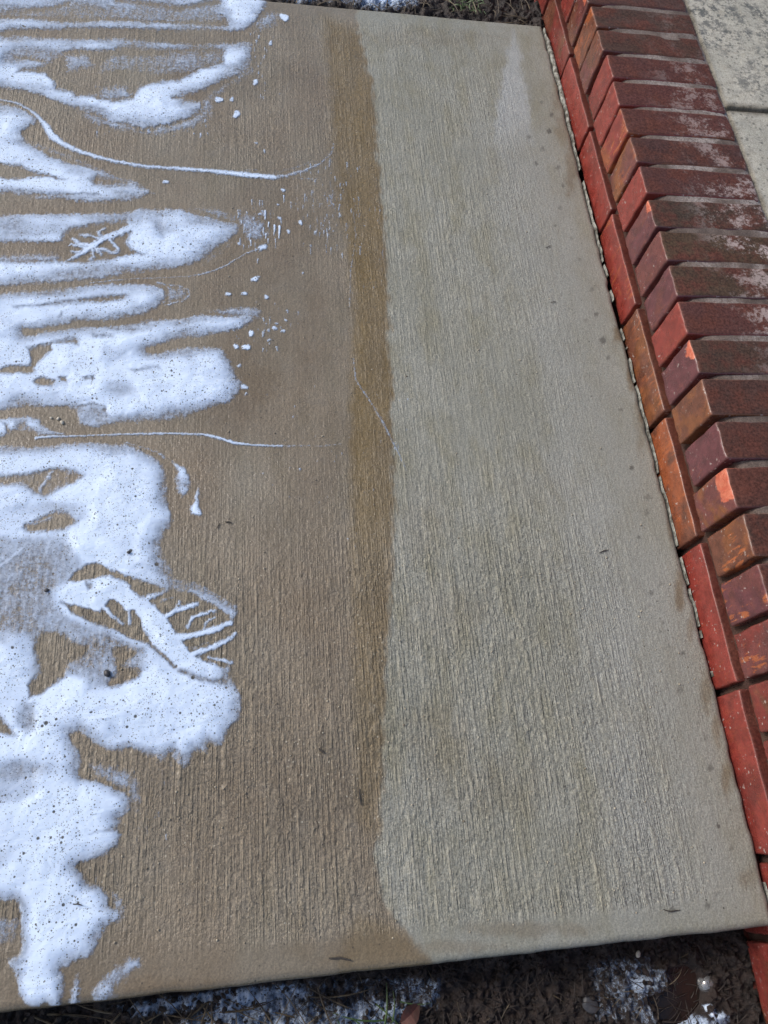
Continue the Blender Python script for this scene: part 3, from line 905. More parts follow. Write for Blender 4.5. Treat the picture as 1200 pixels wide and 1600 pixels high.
foam_object('soap_foam', [
    add('B', 1.0, 8, [(-700, 45), (0, 42), (60, 55), (110, 80), (135, 100), (120, 120), (75, 148), (95, 175), (140, 205), (220, 240), (330, 265), (400, 290), (450, 300), (490, 325), (522, 348), (480, 365),
                      (420, 380), (340, 383), (250, 380), (200, 365), (140, 372), (80, 365), (40, 350), (0, 352), (-700, 355)]),
    sub('B', .93, 8, [(-700, 250), (0, 245), (60, 252), (120, 272), (190, 288), (222, 305), (180, 304), (130, 297), (60, 307), (0, 302), (-700, 302)]),
    sub('B', .85, 8, [(295, 302), (330, 288), (370, 298), (425, 312), (370, 325), (310, 322)]),
    cut('B', .6, 5, [(80, 355), (180, 352), (280, 350), (330, 352)], 4), thin('B', .55, 10, [(60, 340), (250, 345), (330, 375), (200, 368)]),
    line('B', .42, 8, [(95, 180), (160, 200), (250, 235), (380, 290), (430, 310)], 9)],
    'bulging foam patch at the left edge tapering to a pointed tip, under the curling thread', group=GR)
foam_object('foam_thread', [
    line('B', .95, 4, [(-60, 34), (0, 36), (50, 45), (95, 65), (130, 95), (155, 125), (175, 158), (215, 185), (270, 210), (330, 228), (400, 245), (480, 258), (560, 263), (640, 268), (720, 275), (790, 283), (860, 290), (920, 295)],
         [3, 3, 3, 4, 6, 10, 12, 9, 7, 6, 5, 5, 5, 6, 7, 8, 8, 7]),
    line('B', .6, 4, [(900, 296), (960, 290), (1020, 272), (1070, 250), (1110, 215), (1118, 180)], [7, 7, 5, 4, 3, 2]), line('B', .45, 4, [(900, 285), (980, 265), (1050, 240)], 3), line('B', .5, 4, [(800, 275), (860, 268)], 3),
    line('B', .4, 4, [(880, 300), (980, 297), (1060, 300)], 3)],
    'thin white foam thread curling from the left edge to the wet band', group='thin foam threads on the path', drift=.35, res=.0012, warp=.5, h=.0018)
foam_object('soap_foam', [
    add('C', 1.0, 10, [(-900, 70), (0, 68), (200, 65), (400, 65), (560, 60), (640, 45), (720, 45), (800, 40), (840, 60), (900, 75), (960, 85), (1010, 100), (1060, 105), (1075, 130), (1060, 170), (1020, 190),
                       (960, 230), (920, 270), (860, 300), (780, 320), (700, 330), (560, 350), (400, 370), (250, 385), (100, 395), (0, 402), (-900, 400)]),
    thin('C', .62, 12, [(-900, 85), (300, 90), (440, 95), (420, 140), (280, 185), (-900, 195)]),
    sub('C', .95, 8, [(-900, 195), (0, 190), (270, 185), (280, 150), (320, 132), (420, 112), (560, 98), (575, 125), (590, 150), (570, 200), (600, 230), (660, 250), (560, 265), (500, 278), (380, 292), (290, 292), (-900, 300)]),
    add('C', .5, 10, [(-900, 255), (0, 255), (150, 245), (260, 250), (280, 290), (0, 300), (-900, 300)]),
    add('C', .5, 8, [(420, 275), (560, 262), (640, 262), (560, 285), (430, 295)]),
    line('C', .95, 4, [(595, 130), (520, 160), (460, 185), (410, 215), (370, 245), (310, 275)], [17, 15, 13, 12, 9, 7]),
    line('C', .9, 4, [(460, 182), (440, 152), (472, 135)], [8, 6]), line('C', .9, 4, [(462, 182), (400, 168), (362, 166)], [8, 6]), line('C', .9, 4, [(410, 215), (352, 205), (325, 183)], [9, 6]),
    line('C', .9, 4, [(385, 225), (340, 212), (318, 208)], [8, 5]), line('C', .9, 4, [(372, 243), (322, 240)], [8, 5]), line('C', .9, 4, [(420, 222), (458, 255)], [8, 6]), line('C', .9, 4, [(440, 225), (500, 244), (532, 240)], [8, 5]),
    line('C', .9, 4, [(488, 182), (512, 205), (526, 230)], [8, 7]), line('C', .9, 4, [(410, 230), (420, 265), (398, 276)], [8, 6]), line('C', .5, 5, [(440, 118), (500, 110), (560, 105)], 6),
    thin('C', .55, 16, [(690, 110), (720, 105), (745, 180), (730, 190), (700, 150)]), cut('C', .5, 6, [(560, 335), (680, 320), (760, 322)], 5),
    add('C', .52, 12, [(840, 45), (960, 40), (1060, 80), (1110, 60), (1190, 110), (1180, 190), (1110, 195), (1075, 140), (1050, 105), (960, 85)]),
    add('C', .40, 10, [(1060, 170), (1020, 225), (960, 275), (900, 305), (930, 260)])],
    'wide foam patch with a small fern shaped branch inside and a blunt right end', group=GR)
foam_object('foam_thread', [
    line('C', .62, 3, [(400, 378), (560, 362), (700, 355), (830, 350), (920, 335), (1000, 305), (1060, 270), (1100, 245), (1180, 220)], [3.2, 3, 3, 3, 4, 4, 4, 4, 5]), line('C', .9, 4, [(1165, 222), (1182, 218)], 11)],
    'fine foam thread rising to the right below the fern shaped foam', group='thin foam threads on the path', drift=.35, res=.0011, warp=.35, h=.002)
foam_object('soap_foam', [
    add('D', 1.0, 9, [(-900, -15), (0, -10), (150, -24), (300, -34), (450, -49), (560, -51), (660, -51), (720, -34), (745, -9), (745, 26), (710, 61), (650, 91), (560, 111), (470, 127), (340, 122), (300, 140), (200, 155), (105, 163),
                      (108, 178), (200, 166), (320, 146), (470, 137), (600, 120), (700, 108), (800, 105), (900, 85), (1000, 95), (1100, 85), (1145, 95), (1130, 130), (1080, 155), (1000, 180), (900, 195), (800, 205), (700, 232), (652, 250),
                      (660, 262), (720, 252), (800, 236), (900, 230), (990, 235), (1010, 270), (1050, 320), (1060, 360), (1085, 400), (1070, 450), (1020, 490), (950, 505), (880, 530), (830, 555), (700, 575), (560, 580), (480, 590), (420, 600),
                      (350, 590), (340, 560), (330, 520), (300, 508), (200, 508), (100, 510), (0, 525), (-900, 540)]),
    thin('D', .80, 14, [(-900, 60), (100, 70), (300, 60), (520, 60), (500, 110), (300, 130), (100, 150), (-900, 160)]),
    cut('D', .97, 3, [(112, 170), (200, 161), (310, 143), (340, 134), (470, 132), (560, 118), (650, 104), (760, 88)], [8, 6, 6, 6, 6, 7, 8, 8]), cut('D', .97, 3, [(655, 255), (700, 243), (790, 222), (900, 205), (1000, 196)], [7, 6, 7, 9, 10]),
    sub('D', .80, 8, [(50, 51), (190, 41), (330, 21), (450, 6), (560, 0), (585, 8), (540, 26), (460, 43), (350, 41), (200, 59), (60, 63)]),
    cut('D', .5, 4, [(265, 100), (275, 85)], 7),
    sub('D', .94, 8, [(-900, 330), (0, 325), (60, 312), (125, 312), (130, 280), (115, 235), (180, 222), (250, 215), (330, 195), (355, 200), (355, 235), (310, 218), (240, 230), (240, 255), (190, 295), (160, 330), (160, 355), (60, 360), (0, 360), (-900, 365)]),
    sub('D', .85, 6, [(140, 390), (180, 360), (250, 385), (235, 410), (170, 410)]), sub('D', .9, 5, [(255, 365), (305, 365), (300, 395), (270, 385)]), sub('D', .75, 6, [(360, 365), (425, 360), (425, 385), (380, 385)]),
    sub('D', .62, 10, [(540, 330), (700, 315), (725, 318), (722, 350), (690, 340), (600, 362)]), thin('D', .62, 16, [(460, 360), (600, 380), (640, 480), (520, 500), (450, 440)]),
    thin('D', .58, 10, [(330, 505), (420, 490), (475, 505), (480, 560), (640, 555), (830, 550), (700, 580), (480, 595), (350, 590)]), cut('D', .6, 4, [(345, 500), (400, 490), (465, 502), (475, 540)], 5),
    cut('D', .4, 5, [(480, 150), (600, 160), (590, 175)], 5), cut('D', .45, 6, [(420, 185), (500, 190)], 9), cut('D', .5, 5, [(180, 225), (250, 210), (330, 190)], 6),
    thin('D', .55, 10, [(1080, 85), (1150, 90), (1130, 135), (1060, 160)]),
    line('D', .6, 3, [(700, -50), (740, -40), (760, -25)], 5), line('D', .6, 3, [(750, -45), (800, -35), (840, -20), (846, 5), (815, 35), (770, 40), (740, 50)], 5), line('D', .5, 3, [(780, -25), (760, 15), (730, 40)], 5), line('D', .5, 3, [(800, -30), (820, 0), (790, 25)], 4),
    add('D', .4, 8, [(745, -35), (830, -30), (830, 30), (740, 45)]),
    add('D', .52, 9, [(900, 75), (1040, 60), (1130, 50), (1180, 80), (1150, 110), (1000, 95)])],
    'broad double foam patch with deep notches and rounded right end, mid left of the path', group=GR)
foam_object('soap_foam', [
    add('D', 1.0, 7, [(-900, 545), (0, 550), (130, 540), (180, 550), (205, 590), (240, 600), (280, 615), (285, 630), (220, 640), (170, 630), (150, 620), (60, 612), (20, 650), (-900, 660)]),
    sub('D', .7, 7, [(60, 570), (120, 560), (140, 600), (80, 612)]), sub('D', .8, 5, [(5, 575), (40, 580), (45, 620), (30, 610)]), line('D', .9, 4, [(170, 628), (240, 615), (280, 622)], 6)],
    'small lacy foam scrap at the left edge, where the straight thread begins', group=GR, h=.0018)
foam_object('foam_thread', [
    line('E', .85, 3.5, [(160, 128), (230, 122), (300, 120), (450, 115), (600, 110), (750, 107), (880, 110), (960, 122), (1040, 148), (1120, 158), (1200, 162), (1260, 163)], [7, 6, 5, 4, 5, 5, 5, 7, 7, 5, 5, 5]),
    line('E', .55, 3.5, [(1260, 163), (1340, 162), (1430, 164), (1520, 155)], [5, 4, 3, 3])],
    'long straight foam thread between the double foam patch and the largest patch', group='thin foam threads on the path', drift=.35, res=.0012, warp=.4, h=.0025)

BIG = (px('E', [(-900, 150), (0, 155), (100, 158), (200, 160), (300, 145), (400, 140), (500, 150), (560, 150), (640, 180), (700, 215), (730, 250), (750, 310), (755, 400), (770, 470), (775, 500), (740, 550), (720, 600), (735, 640), (770, 720)])
       + px('F', [(780, 120), (870, 140), (930, 170), (1000, 210), (1060, 245), (1070, 270), (1050, 310), (1055, 370), (1040, 500), (1030, 560), (1080, 640)])
       + px('G', [(1085, 180), (1070, 250), (1020, 290), (1000, 360), (960, 375), (940, 350), (930, 395), (870, 390), (850, 450), (820, 470), (780, 440), (760, 400), (740, 440), (700, 430), (690, 410), (655, 415), (620, 390), (580, 375), (540, 390),
                  (480, 385), (430, 360), (390, 325), (350, 300), (320, 310), (320, 330), (360, 370), (370, 420), (360, 470), (370, 500), (430, 510), (480, 530), (560, 560), (590, 600), (590, 650), (540, 690), (540, 740), (550, 760)])
       + px('H', [(545, 20), (520, 70), (470, 110), (400, 130), (350, 150), (380, 190), (400, 220), (450, 235), (480, 270), (490, 320), (540, 350), (540, 390), (480, 430), (440, 500), (400, 570), (340, 580), (280, 620), (300, 690), (285, 760), (275, 795),
                  (225, 798), (215, 770), (150, 785), (110, 770), (80, 720), (65, 650), (30, 590), (30, 560), (75, 550), (95, 510), (90, 430), (85, 360), (75, 330), (60, 310), (0, 320), (-900, 330)]))
foam_object('soap_foam', [
    add('P', 1.0, 10, BIG),
    thin('E', .62, 16, [(-900, 560), (0, 545), (150, 548), (300, 555), (330, 610), (400, 690), (300, 780), (-900, 900)]),
    thin('E', .75, 14, [(-900, 420), (0, 430), (200, 410), (400, 420), (420, 480), (300, 560), (-900, 560)]),
    thin('F', .52, 16, [(-900, -50), (200, -40), (320, 0), (380, 40), (300, 140), (250, 190), (260, 240), (330, 290), (420, 330), (500, 350), (560, 400), (650, 430), (655, 530), (560, 610), (450, 640), (380, 650), (370, 600), (300, 570), (130, 660), (110, 560), (160, 440), (110, 380), (-900, 420)]),
    line('E', .95, 12, [(-60, 740), (20, 690), (90, 630), (150, 570)], [18, 16, 16, 12]),
    sub('E', .82, 10, [(-900, 300), (0, 295), (150, 275), (230, 255), (330, 268), (378, 300), (340, 330), (270, 365), (200, 395), (150, 385), (100, 340), (0, 345), (-900, 345)]),
    line('E', .85, 6, [(250, 265), (210, 310), (185, 350), (172, 400)], 8), line('E', .6, 6, [(150, 300), (130, 340), (110, 375)], 8), line('E', .5, 6, [(80, 300), (60, 345)], 8),
    sub('E', .90, 8, [(100, 530), (110, 510), (190, 480), (250, 450), (300, 460), (350, 500), (290, 540), (180, 548), (120, 548)]), line('E', .6, 5, [(150, 510), (200, 500), (240, 480)], 7),
    sub('F', .97, 6, [(300, 140), (330, 100), (390, 60), (430, 52), (490, 80), (560, 110), (640, 135), (740, 170), (720, 190), (660, 200), (640, 190), (590, 180), (570, 150), (520, 130), (490, 115), (430, 130), (380, 140)]),
    sub('F', .85, 6, [(580, 165), (640, 165), (660, 205), (640, 215), (590, 190)]), sub('F', .7, 6, [(375, 140), (415, 140), (420, 175), (390, 190)]),
    sub('F', .96, 6, [(265, 225), (350, 243), (440, 268), (490, 215), (520, 220), (570, 265), (600, 263), (630, 300), (640, 350), (672, 380), (672, 425), (620, 412), (560, 382), (510, 357), (420, 332), (330, 287)]),
    line('F', .9, 4, [(455, 245), (480, 270), (510, 300), (550, 335)], [12, 9, 7, 5]), line('F', .9, 4, [(575, 268), (580, 330)], 6),
    cut('F', .9, 5, [(670, 420), (710, 455), (770, 510), (785, 520)], 8), cut('F', .6, 8, [(810, 540), (900, 575), (1000, 590)], 14),
    sub('F', .97, 6, [(668, 225), (700, 205), (760, 172), (850, 182), (900, 212), (960, 240), (1020, 285), (1060, 340), (1062, 500), (1000, 530), (900, 492), (862, 470), (830, 430), (780, 372), (740, 310), (690, 255)]),
    line('F', .95, 4, [(655, 218), (690, 208), (730, 188)], [14, 10, 7]), line('F', .7, 4, [(720, 225), (770, 208)], 6), line('F', .95, 4, [(745, 295), (790, 262), (805, 230)], [12, 9, 6]), line('F', .95, 4, [(790, 268), (840, 250), (885, 238)], [10, 10, 7]), line('F', .9, 4, [(838, 345), (860, 302), (900, 285), (960, 270)], [7, 8, 9, 6]),
    line('F', .85, 4, [(910, 350), (920, 320), (960, 300)], [5, 6, 5]), line('F', 1, 4, [(770, 395), (860, 380), (940, 360), (1030, 325)], [20, 13, 14, 12]), line('F', 1, 4, [(860, 465), (930, 440), (1000, 410), (1050, 375)], [14, 10, 10, 7]), line('F', .9, 4, [(930, 478), (1000, 495), (1035, 500)], [6, 10, 9]), line('F', .5, 5, [(860, 440), (930, 410)], 7),
    thin('F', .34, 14, [(770, 100), (900, 130), (1080, 235), (1085, 290), (1020, 275), (940, 225), (850, 178), (760, 170)]), line('F', .8, 4, [(905, 168), (960, 195), (1030, 240)], 4),
    sub('F', .95, 10, [(170, 380), (230, 360), (290, 370), (310, 410), (400, 420), (390, 460), (310, 500), (290, 560), (190, 650), (130, 660), (120, 600), (180, 540), (150, 430)]),
    sub('F', .88, 9, [(500, 440), (560, 430), (620, 460), (560, 510), (640, 535), (630, 575), (560, 600), (500, 620), (470, 590), (520, 550)]),
    sub('G', .85, 9, [(-900, 220), (0, 220), (40, 260), (80, 320), (0, 312), (-900, 312)]), thin('G', .72, 16, [(-60, 440), (80, 420), (180, 440), (180, 590), (100, 640), (-60, 620)]), thin('G', .78, 18, [(500, 250), (800, 270), (880, 310), (700, 380), (560, 360), (450, 340)]),
    thin('G', .62, 8, [(680, 380), (800, 380), (850, 390), (870, 450), (740, 450)]), cut('G', .6, 4, [(760, 400), (785, 375)], 6),
    thin('G', .6, 12, [(100, 140), (170, 170), (170, 300), (110, 330), (60, 230)]), cut('G', .5, 6, [(400, 750), (480, 735), (540, 720)], 8), thin('H', .75, 12, [(380, 60), (540, 0), (530, 80), (360, 140)]),
    add('G', .43, 10, [(370, 420), (430, 430), (560, 450), (620, 500), (640, 600), (600, 700), (585, 640), (560, 560), (430, 500)]),
    cut('H', .4, 5, [(320, 320), (360, 318)], 5), thin('H', .7, 14, [(250, 560), (440, 500), (380, 590), (260, 640)]), add('H', .46, 10, [(480, 250), (560, 300), (560, 390), (500, 420), (520, 350)]),
    add('H', .42, 10, [(-60, 380), (80, 380), (85, 500), (-60, 520)]),
    line('H', .8, 8, [(345, 640), (340, 700), (330, 755)], [9, 18, 22])],
    'largest foam patch, at the left front corner of the path with a fern branch', group=GR, clip=(Y0 + .002, Y1))
foam_object('soap_foam', [
    add('H', 1.15, 9, [(400, 720), (410, 690), (450, 660), (480, 640), (520, 680), (520, 740), (460, 770), (425, 775)]), add('H', .54, 12, [(450, 660), (500, 610), (580, 560), (630, 555), (640, 600), (590, 640), (530, 700), (480, 700)])],
    'small smeared foam patch at the near edge of the path', group=GR, h=.0018, clip=(Y0 + .002, Y1))
foam_object('soap_foam', [
    add('E', 1.45, 6, [(755, 220), (780, 240), (820, 255), (850, 290), (855, 340), (840, 380), (810, 395), (780, 360), (775, 310), (790, 280), (770, 250)]), cut('E', .4, 4, [(800, 320), (830, 340)], 8),
    add('E', 1.2, 6, [(690, 178), (730, 188), (745, 215), (735, 225), (700, 200)]), line('E', .6, 3, [(570, 152), (640, 172), (700, 190)], 4)],
    'drip shaped foam scrap beside the upper right of the largest patch', group=GR, h=.0018)
foam_object('soap_foam', [
    add('E', 1.45, 6, [(885, 330), (895, 380), (890, 430), (910, 465), (890, 480), (850, 470), (840, 440), (865, 410), (870, 360)])],
    'slim upright foam scrap, the rightmost beside the largest patch', group=GR, h=.0018)

# loose flecks, spray and the white dashes caught in the wet broom marks
fl = []
for a, b, r in [(443, 27, 8), (423, 67, 5), (399, 130, 6), (343, 156, 7), (363, 155, 5), (369, 180, 8), (413, 237, 3.4), (400, 224, 2.5), (260, 285, 5), (442, 297, 4), (470, 349, 5), (436, 341, 4), (435, 320, 3), (397, 437, 6), (404, 433, 3),
                (381, 459, 5), (357, 460, 5), (416, 464, 5), (410, 388, 4), (374, 380, 4), (392, 522, 6), (384, 543, 7), (368, 541, 5), (430, 513, 5), (442, 517, 4), (420, 532, 3.5), (383, 605, 6), (384, 616, 4), (374, 571, 4), (433, 506, 3), (446, 500, 3),
                (450, 361, 4), (473, 427, 2.5), (405, 335, 3.5)]:
    n = RNG.uniform(0, 6.28)
    fl.append(('line', [(a - r * .5 * math.cos(n), b - r * .3 * math.sin(n)), (a + r * .5 * math.cos(n), b + r * .3 * math.sin(n))], RNG.uniform(.75, .95), 3.0, [r * .72, r * .5]))
def spray(n, box, rmin, rmax, tall=1.0, d=.8, core=None):
    for _ in range(n):
        a = RNG.uniform(box[0], box[1]); b = RNG.uniform(box[2], box[3])
        if core is not None and RNG.random() > math.exp(-((a - core[0]) / core[2]) ** 2 - ((b - core[1]) / core[3]) ** 2):
            continue
        r = rmin + (rmax - rmin) * RNG.random() ** 2.2
        L = r * tall * RNG.uniform(.5, 1.5)
        fl.append(('line', [(a, b - L), (a + RNG.uniform(-.4, .4) * r, b + L)], d * RNG.uniform(.35, .85), 1.6, [r * .9, r * .55]))
spray(330, (460, 570, 240, 400), 1.0, 2.4, 2.3, .75, (515, 320, 45, 70))
spray(260, (370, 480, 310, 410), 1.0, 2.3, 2.8, 1.1, (395, 350, 36, 42))
spray(150, (365, 480, 470, 570), 1.0, 3.4, .8, .75, (410, 515, 50, 40))
spray(90, (390, 640, 600, 860), .8, 2.0, .8, .7)
spray(150, (390, 450, 20, 170), 1.0, 2.4, 1.4, .8, (402, 85, 22, 60))
spray(60, (190, 330, 1160, 1320), 1.2, 2.8, 2.2, .55, (235, 1230, 50, 80))
spray(50, (120, 350, 1290, 1420), 1.0, 2.2, 2.2, .5, (210, 1340, 60, 60))
spray(60, (550, 600, 280, 460), .8, 1.8, 4.5, .5)
spray(40, (560, 640, 600, 800), .8, 1.7, 3.5, .45)
spray(130, (150, 330, 165, 215), 1.0, 2.6, .8, .7)
fl += [line('P', .50, 3, [(552, 560), (556, 595), (575, 622), (598, 660), (618, 700), (635, 735)], [1.2, 1.8, 2.2, 2.6, 2.4, 1.4]), line('P', .5, 3, [(552, 330), (556, 370), (548, 420), (546, 480)], 1.3)]
foam_object('foam_flecks', fl, kind='stuff', res=.0011, warp=.35, h=.0016, drift=.6)

# foam that ran over onto the soil
foam_object('soap_foam', [
    add('P', .95, 14, [(172, 1572), (240, 1560), (330, 1548), (400, 1540), (410, 1562), (330, 1572), (270, 1588), (200, 1590)]),
    add('P', .52, 16, [(380, 1545), (470, 1530), (500, 1560), (620, 1560), (650, 1590), (560, 1640), (330, 1640), (260, 1600), (330, 1570)]),
    add('P', .32, 14, [(470, 1530), (700, 1520), (690, 1580), (520, 1580)])],
    'foam washed over the near edge onto the soil, front left below the slab', group='soap foam on the soil', zf=soil_near, h=.006, z0=-.08, res=.0018, clip=(-.75, -.481))
foam_object('soap_foam', [
    add('P', .60, 16, [(940, 1545), (970, 1520), (1010, 1500), (1030, 1510), (1056, 1525), (1045, 1545), (1020, 1560), (1030, 1600), (990, 1610), (975, 1570)]),
    add('P', .32, 14, [(920, 1500), (1020, 1490), (1010, 1600), (930, 1600)])],
    'wispy foam lying on dark soil beside the puddle', group='soap foam on the soil', zf=soil_near, h=.006, z0=-.08, res=.0018, clip=(-.75, -.481))
foam_object('soap_foam', [
    add('P', .85, 10, [(1050, 1598), (1075, 1580), (1110, 1590), (1130, 1575), (1150, 1600), (1120, 1650), (1060, 1650)]), line('P', .9, 5, [(1108, 1575), (1118, 1590)], 7)],
    'bright foam at the front of the puddle by the bottom of the frame', group='soap foam on the soil', zf=soil_near, h=.006, z0=-.08, res=.0018, clip=(-.75, -.481))
foam_object('soap_foam', [
    add('P', .62, 10, [(440, -40), (660, -40), (655, 12), (600, 18), (540, 8), (470, 2), (440, -5)]), add('P', .9, 10, [(560, -30), (640, -30), (640, 12), (590, 14)])],
    'foam on the soil beyond the far edge of the path', group='soap foam on the soil', zf=lambda a, b: soil_height(a, b, far_base(a, b)), h=.008, z0=-.015, res=.002, clip=(1.176, 1.6))


# ------------------------------------------------------------------ loose things
def soup(name, verts, faces, mat, **kw):
    me = bpy.data.meshes.new(name); me.from_pydata(verts, [], faces); me.materials.append(mat)
    return link(name, me, **kw)


def lump_mesh(name, r, mat, seed, flat=.7, sub=2, rough=.3):
    bm = bmesh.new(); bmesh.ops.create_icosphere(bm, subdivisions=sub, radius=1)
    rn = np.random.default_rng(seed)
    k = rn.normal(size=(5, 3))
    for vv in bm.verts:
        s = 1 + rough * sum(math.sin(3 * vv.co.dot(Vector(q)) + i) for i, q in enumerate(k)) / 5
        vv.co = Vector((vv.co.x * s * r * 1.15, vv.co.y * s * r * .9, vv.co.z * s * r * flat))
    me = bpy.data.meshes.new(name); bm.to_mesh(me); bm.free(); me.materials.append(mat)
    me.polygons.foreach_set('use_smooth', np.ones(len(me.polygons), bool))
    return me


# clods
ico = bmesh.new(); bmesh.ops.create_icosphere(ico, subdivisions=1, radius=1)
iv = np.array([v.co[:] for v in ico.verts]); jf = np.array([[v.index for v in f.verts] for f in ico.faces]); ico.free()
cv, cf, nb_ = [], [], 0
for i in range(5200):
    if i < 3900:
        x = RNG.uniform(-1.0, .005); y = RNG.uniform(-.68, -.484); zb = soil_near(np.array([x]), np.array([y]))[0]
        uu, vv_ = to_photo(x, y, -.085)
        if poly_sdf(np.array([uu]), np.array([vv_]), PUD)[0] > -4:
            continue
    else:
        x = RNG.uniform(-.62, .005); y = RNG.uniform(1.185, 1.40); zb = soil_height(np.array([x]), np.array([y]), -.018)[0]
    r = .0012 + .0042 * RNG.random() ** 3
    a = RNG.normal(size=(3, 3)); q, _ = np.linalg.qr(a)
    vv2 = (iv * (1 + .35 * (RNG.random((len(iv), 1)) - .5)) * np.array([1.2, .9, .7]) * r) @ q + np.array([x, y, zb + r * .3])
    cv.append(vv2); cf.append(jf + nb_); nb_ += len(iv)
link('soil_crumbs', mesh_np('soil_crumbs', np.concatenate(cv), np.concatenate(cf), M_SOIL, smooth_shade=False), kind='stuff')


def blades(name, n, place, mat, lmin, lmax, wid, lift, kind='stuff', seed=1):
    rn = np.random.default_rng(seed)
    V_, F_, b = [], [], 0
    for _ in range(n):
        x, y, z = place(rn)
        L = rn.uniform(lmin, lmax); a = rn.uniform(0, 6.283); cur = rn.normal(0, .35); w = wid * rn.uniform(.5, 1.3); up = rn.uniform(*lift)
        P = []
        for s in range(6):
            t = s / 5
            ang = a + cur * t
            P.append((x, y, z + up * L * math.sin(t * 2.4) + .0012))
            x += L / 5 * math.cos(ang); y += L / 5 * math.sin(ang)
        if max(p[1] for p in P) > -.482 and P[0][1] < 0:
            continue
        if max(p[0] for p in P) > .006 or (P[0][1] > 0 and min(p[1] for p in P) < 1.18):
            continue
        for s, p in enumerate(P):
            ww = w * (1 - .75 * (s / 5) ** 2)
            nx_, ny_ = -math.sin(a + cur * s / 5), math.cos(a + cur * s / 5)
            V_ += [(p[0] + nx_ * ww, p[1] + ny_ * ww, p[2]), (p[0], p[1], p[2] + ww * .8), (p[0] - nx_ * ww, p[1] - ny_ * ww, p[2])]
        for s in range(5):
            o_ = b + s * 3
            F_ += [(o_, o_ + 1, o_ + 4, o_ + 3), (o_ + 1, o_ + 2, o_ + 5, o_ + 4)]
        b += 18
    return soup(name, V_, F_, mat, kind=kind)


def pl_near(x0, x1, y0, y1):
    def f(rn):
        x = rn.uniform(x0, x1); y = rn.uniform(y0, y1)
        return x, y, soil_near(np.array([x]), np.array([y]))[0] + .002
    return f


def pl_far(rn):
    x = rn.uniform(-.62, 0); y = rn.uniform(1.19, 1.38)
    return x, y, soil_height(np.array([x]), np.array([y]), -.018)[0] + .002


blades('dry_grass', 260, pl_near(-.86, -.52, -.62, -.490), M_STRAW, .03, .085, .0009, (0, .12), seed=3)
blades('mulch_fibres', 900, pl_near(-.56, -.005, -.64, -.486), M_FIBRE, .008, .030, .00055, (0, .2), seed=4)
blades('dry_grass', 50, pl_near(-.56, -.08, -.64, -.488), M_STRAW, .010, .035, .00055, (0, .12), seed=14)
blades('dry_grass', 170, pl_far, M_STRAW, .02, .06, .0012, (0, .25), seed=5)
blades('green_grass', 14, pl_near(-.50, -.44, -.62, -.52), M_GREEN, .03, .07, .0011, (.05, .25), seed=6)
blades('green_grass', 40, lambda rn: (rn.normal(-.155, .018), rn.normal(1.235, .012), -.014), M_GREEN, .008, .022, .0016, (.1, .5), seed=8)


def ribbon(name, pts, w, mat, label, cat, group=None):
    V_, F_ = [], []
    for i, p in enumerate(pts):
        q = pts[min(i + 1, len(pts) - 1)]; o_ = pts[max(i - 1, 0)]
        d = Vector(q) - Vector(o_); d.normalize(); nrm = Vector((-d.y, d.x, 0))
        ww = w * (.45 + .55 * math.sin(math.pi * (i + .6) / (len(pts) + .2)))
        c = Vector(p)
        for s in range(6):
            an = s * math.pi / 3
            V_.append(tuple(c + nrm * ww * math.cos(an) + Vector((0, 0, 1)) * ww * .8 * math.sin(an)))
    n = len(pts)
    for i in range(n - 1):
        for s in range(6):
            a = i * 6 + s; b = i * 6 + (s + 1) % 6
            F_.append((a, b, b + 6, a + 6))
    F_ += [tuple(range(5, -1, -1)), tuple(range((n - 1) * 6, n * 6))]
    o = soup(name, V_, F_, mat, label=label, category=cat)
    if group:
        o['group'] = group
    return o


TW = [((514, 1497), (530, 1496), (548, 1500), .0016, 'dark bent twig on the front margin of the path, nearest the edge'),
      ((936, 864), (943, 861), (950, 860), .0011, 'dark twig bit on grey concrete right of the middle'),
      ((852, 388), (857, 386), (861, 385), .0009, 'thin dark twig bit on the pale upper right concrete'),
      ((860, 473), (865, 472), (869, 473), .0009, 'tiny dark twig lying level, below the upper right twig bit'),
      ((498, 1170), (503, 1174), (507, 1177), .0018, 'greyish leaf scrap on the brown concrete right of the foam'),
      ((561, 1232), (562, 1245), (564, 1258), .0012, 'dark twig standing along the broom marks at the edge of the brown band'),
      ((352, 816), (358, 816), (362, 818), .0014, 'short brown twig on dirty concrete beside the foam drips'),
      ((338, 826), (341, 822), (344, 818), .0010, 'pale brown twig, leftmost beside the foam drips'),
      ((116, 1412), (122, 1412), (130, 1414), .0011, 'small brown twig caught in the front foam'),
      ((1036, 1421), (1048, 1424), (1062, 1422), .0010, 'curved dark twig near the front right corner of the slab')]
for a, b, c, w, lab in TW:
    pts = []
    for u, v_ in (a, ((a[0] + b[0]) / 2, (a[1] + b[1]) / 2 + .4), b, ((b[0] + c[0]) / 2, (b[1] + c[1]) / 2 - .4), c):
        g = ground(u, v_, 0)
        pts.append((g[0], g[1], (.0055 if 'caught' in lab else .0009) + slab_z(np.array([g[0]]), np.array([g[1]]))[0] + w * .6))
    ribbon('twig', pts, w * .72, M_TWIG, lab, 'twig', 'twigs and scraps on the path')


def place_lump(name, u, v_, z, r, mat, seed, label, cat, flat=.7, rough=.3, group=None):
    g = ground(u, v_, z)
    o = link(name, lump_mesh(name, r, mat, seed, flat, 2, rough), label=label, category=cat)
    o.location = (g[0], g[1], z)
    o.rotation_euler = (0, 0, seed * .7)
    if group:
        o['group'] = group
    return o


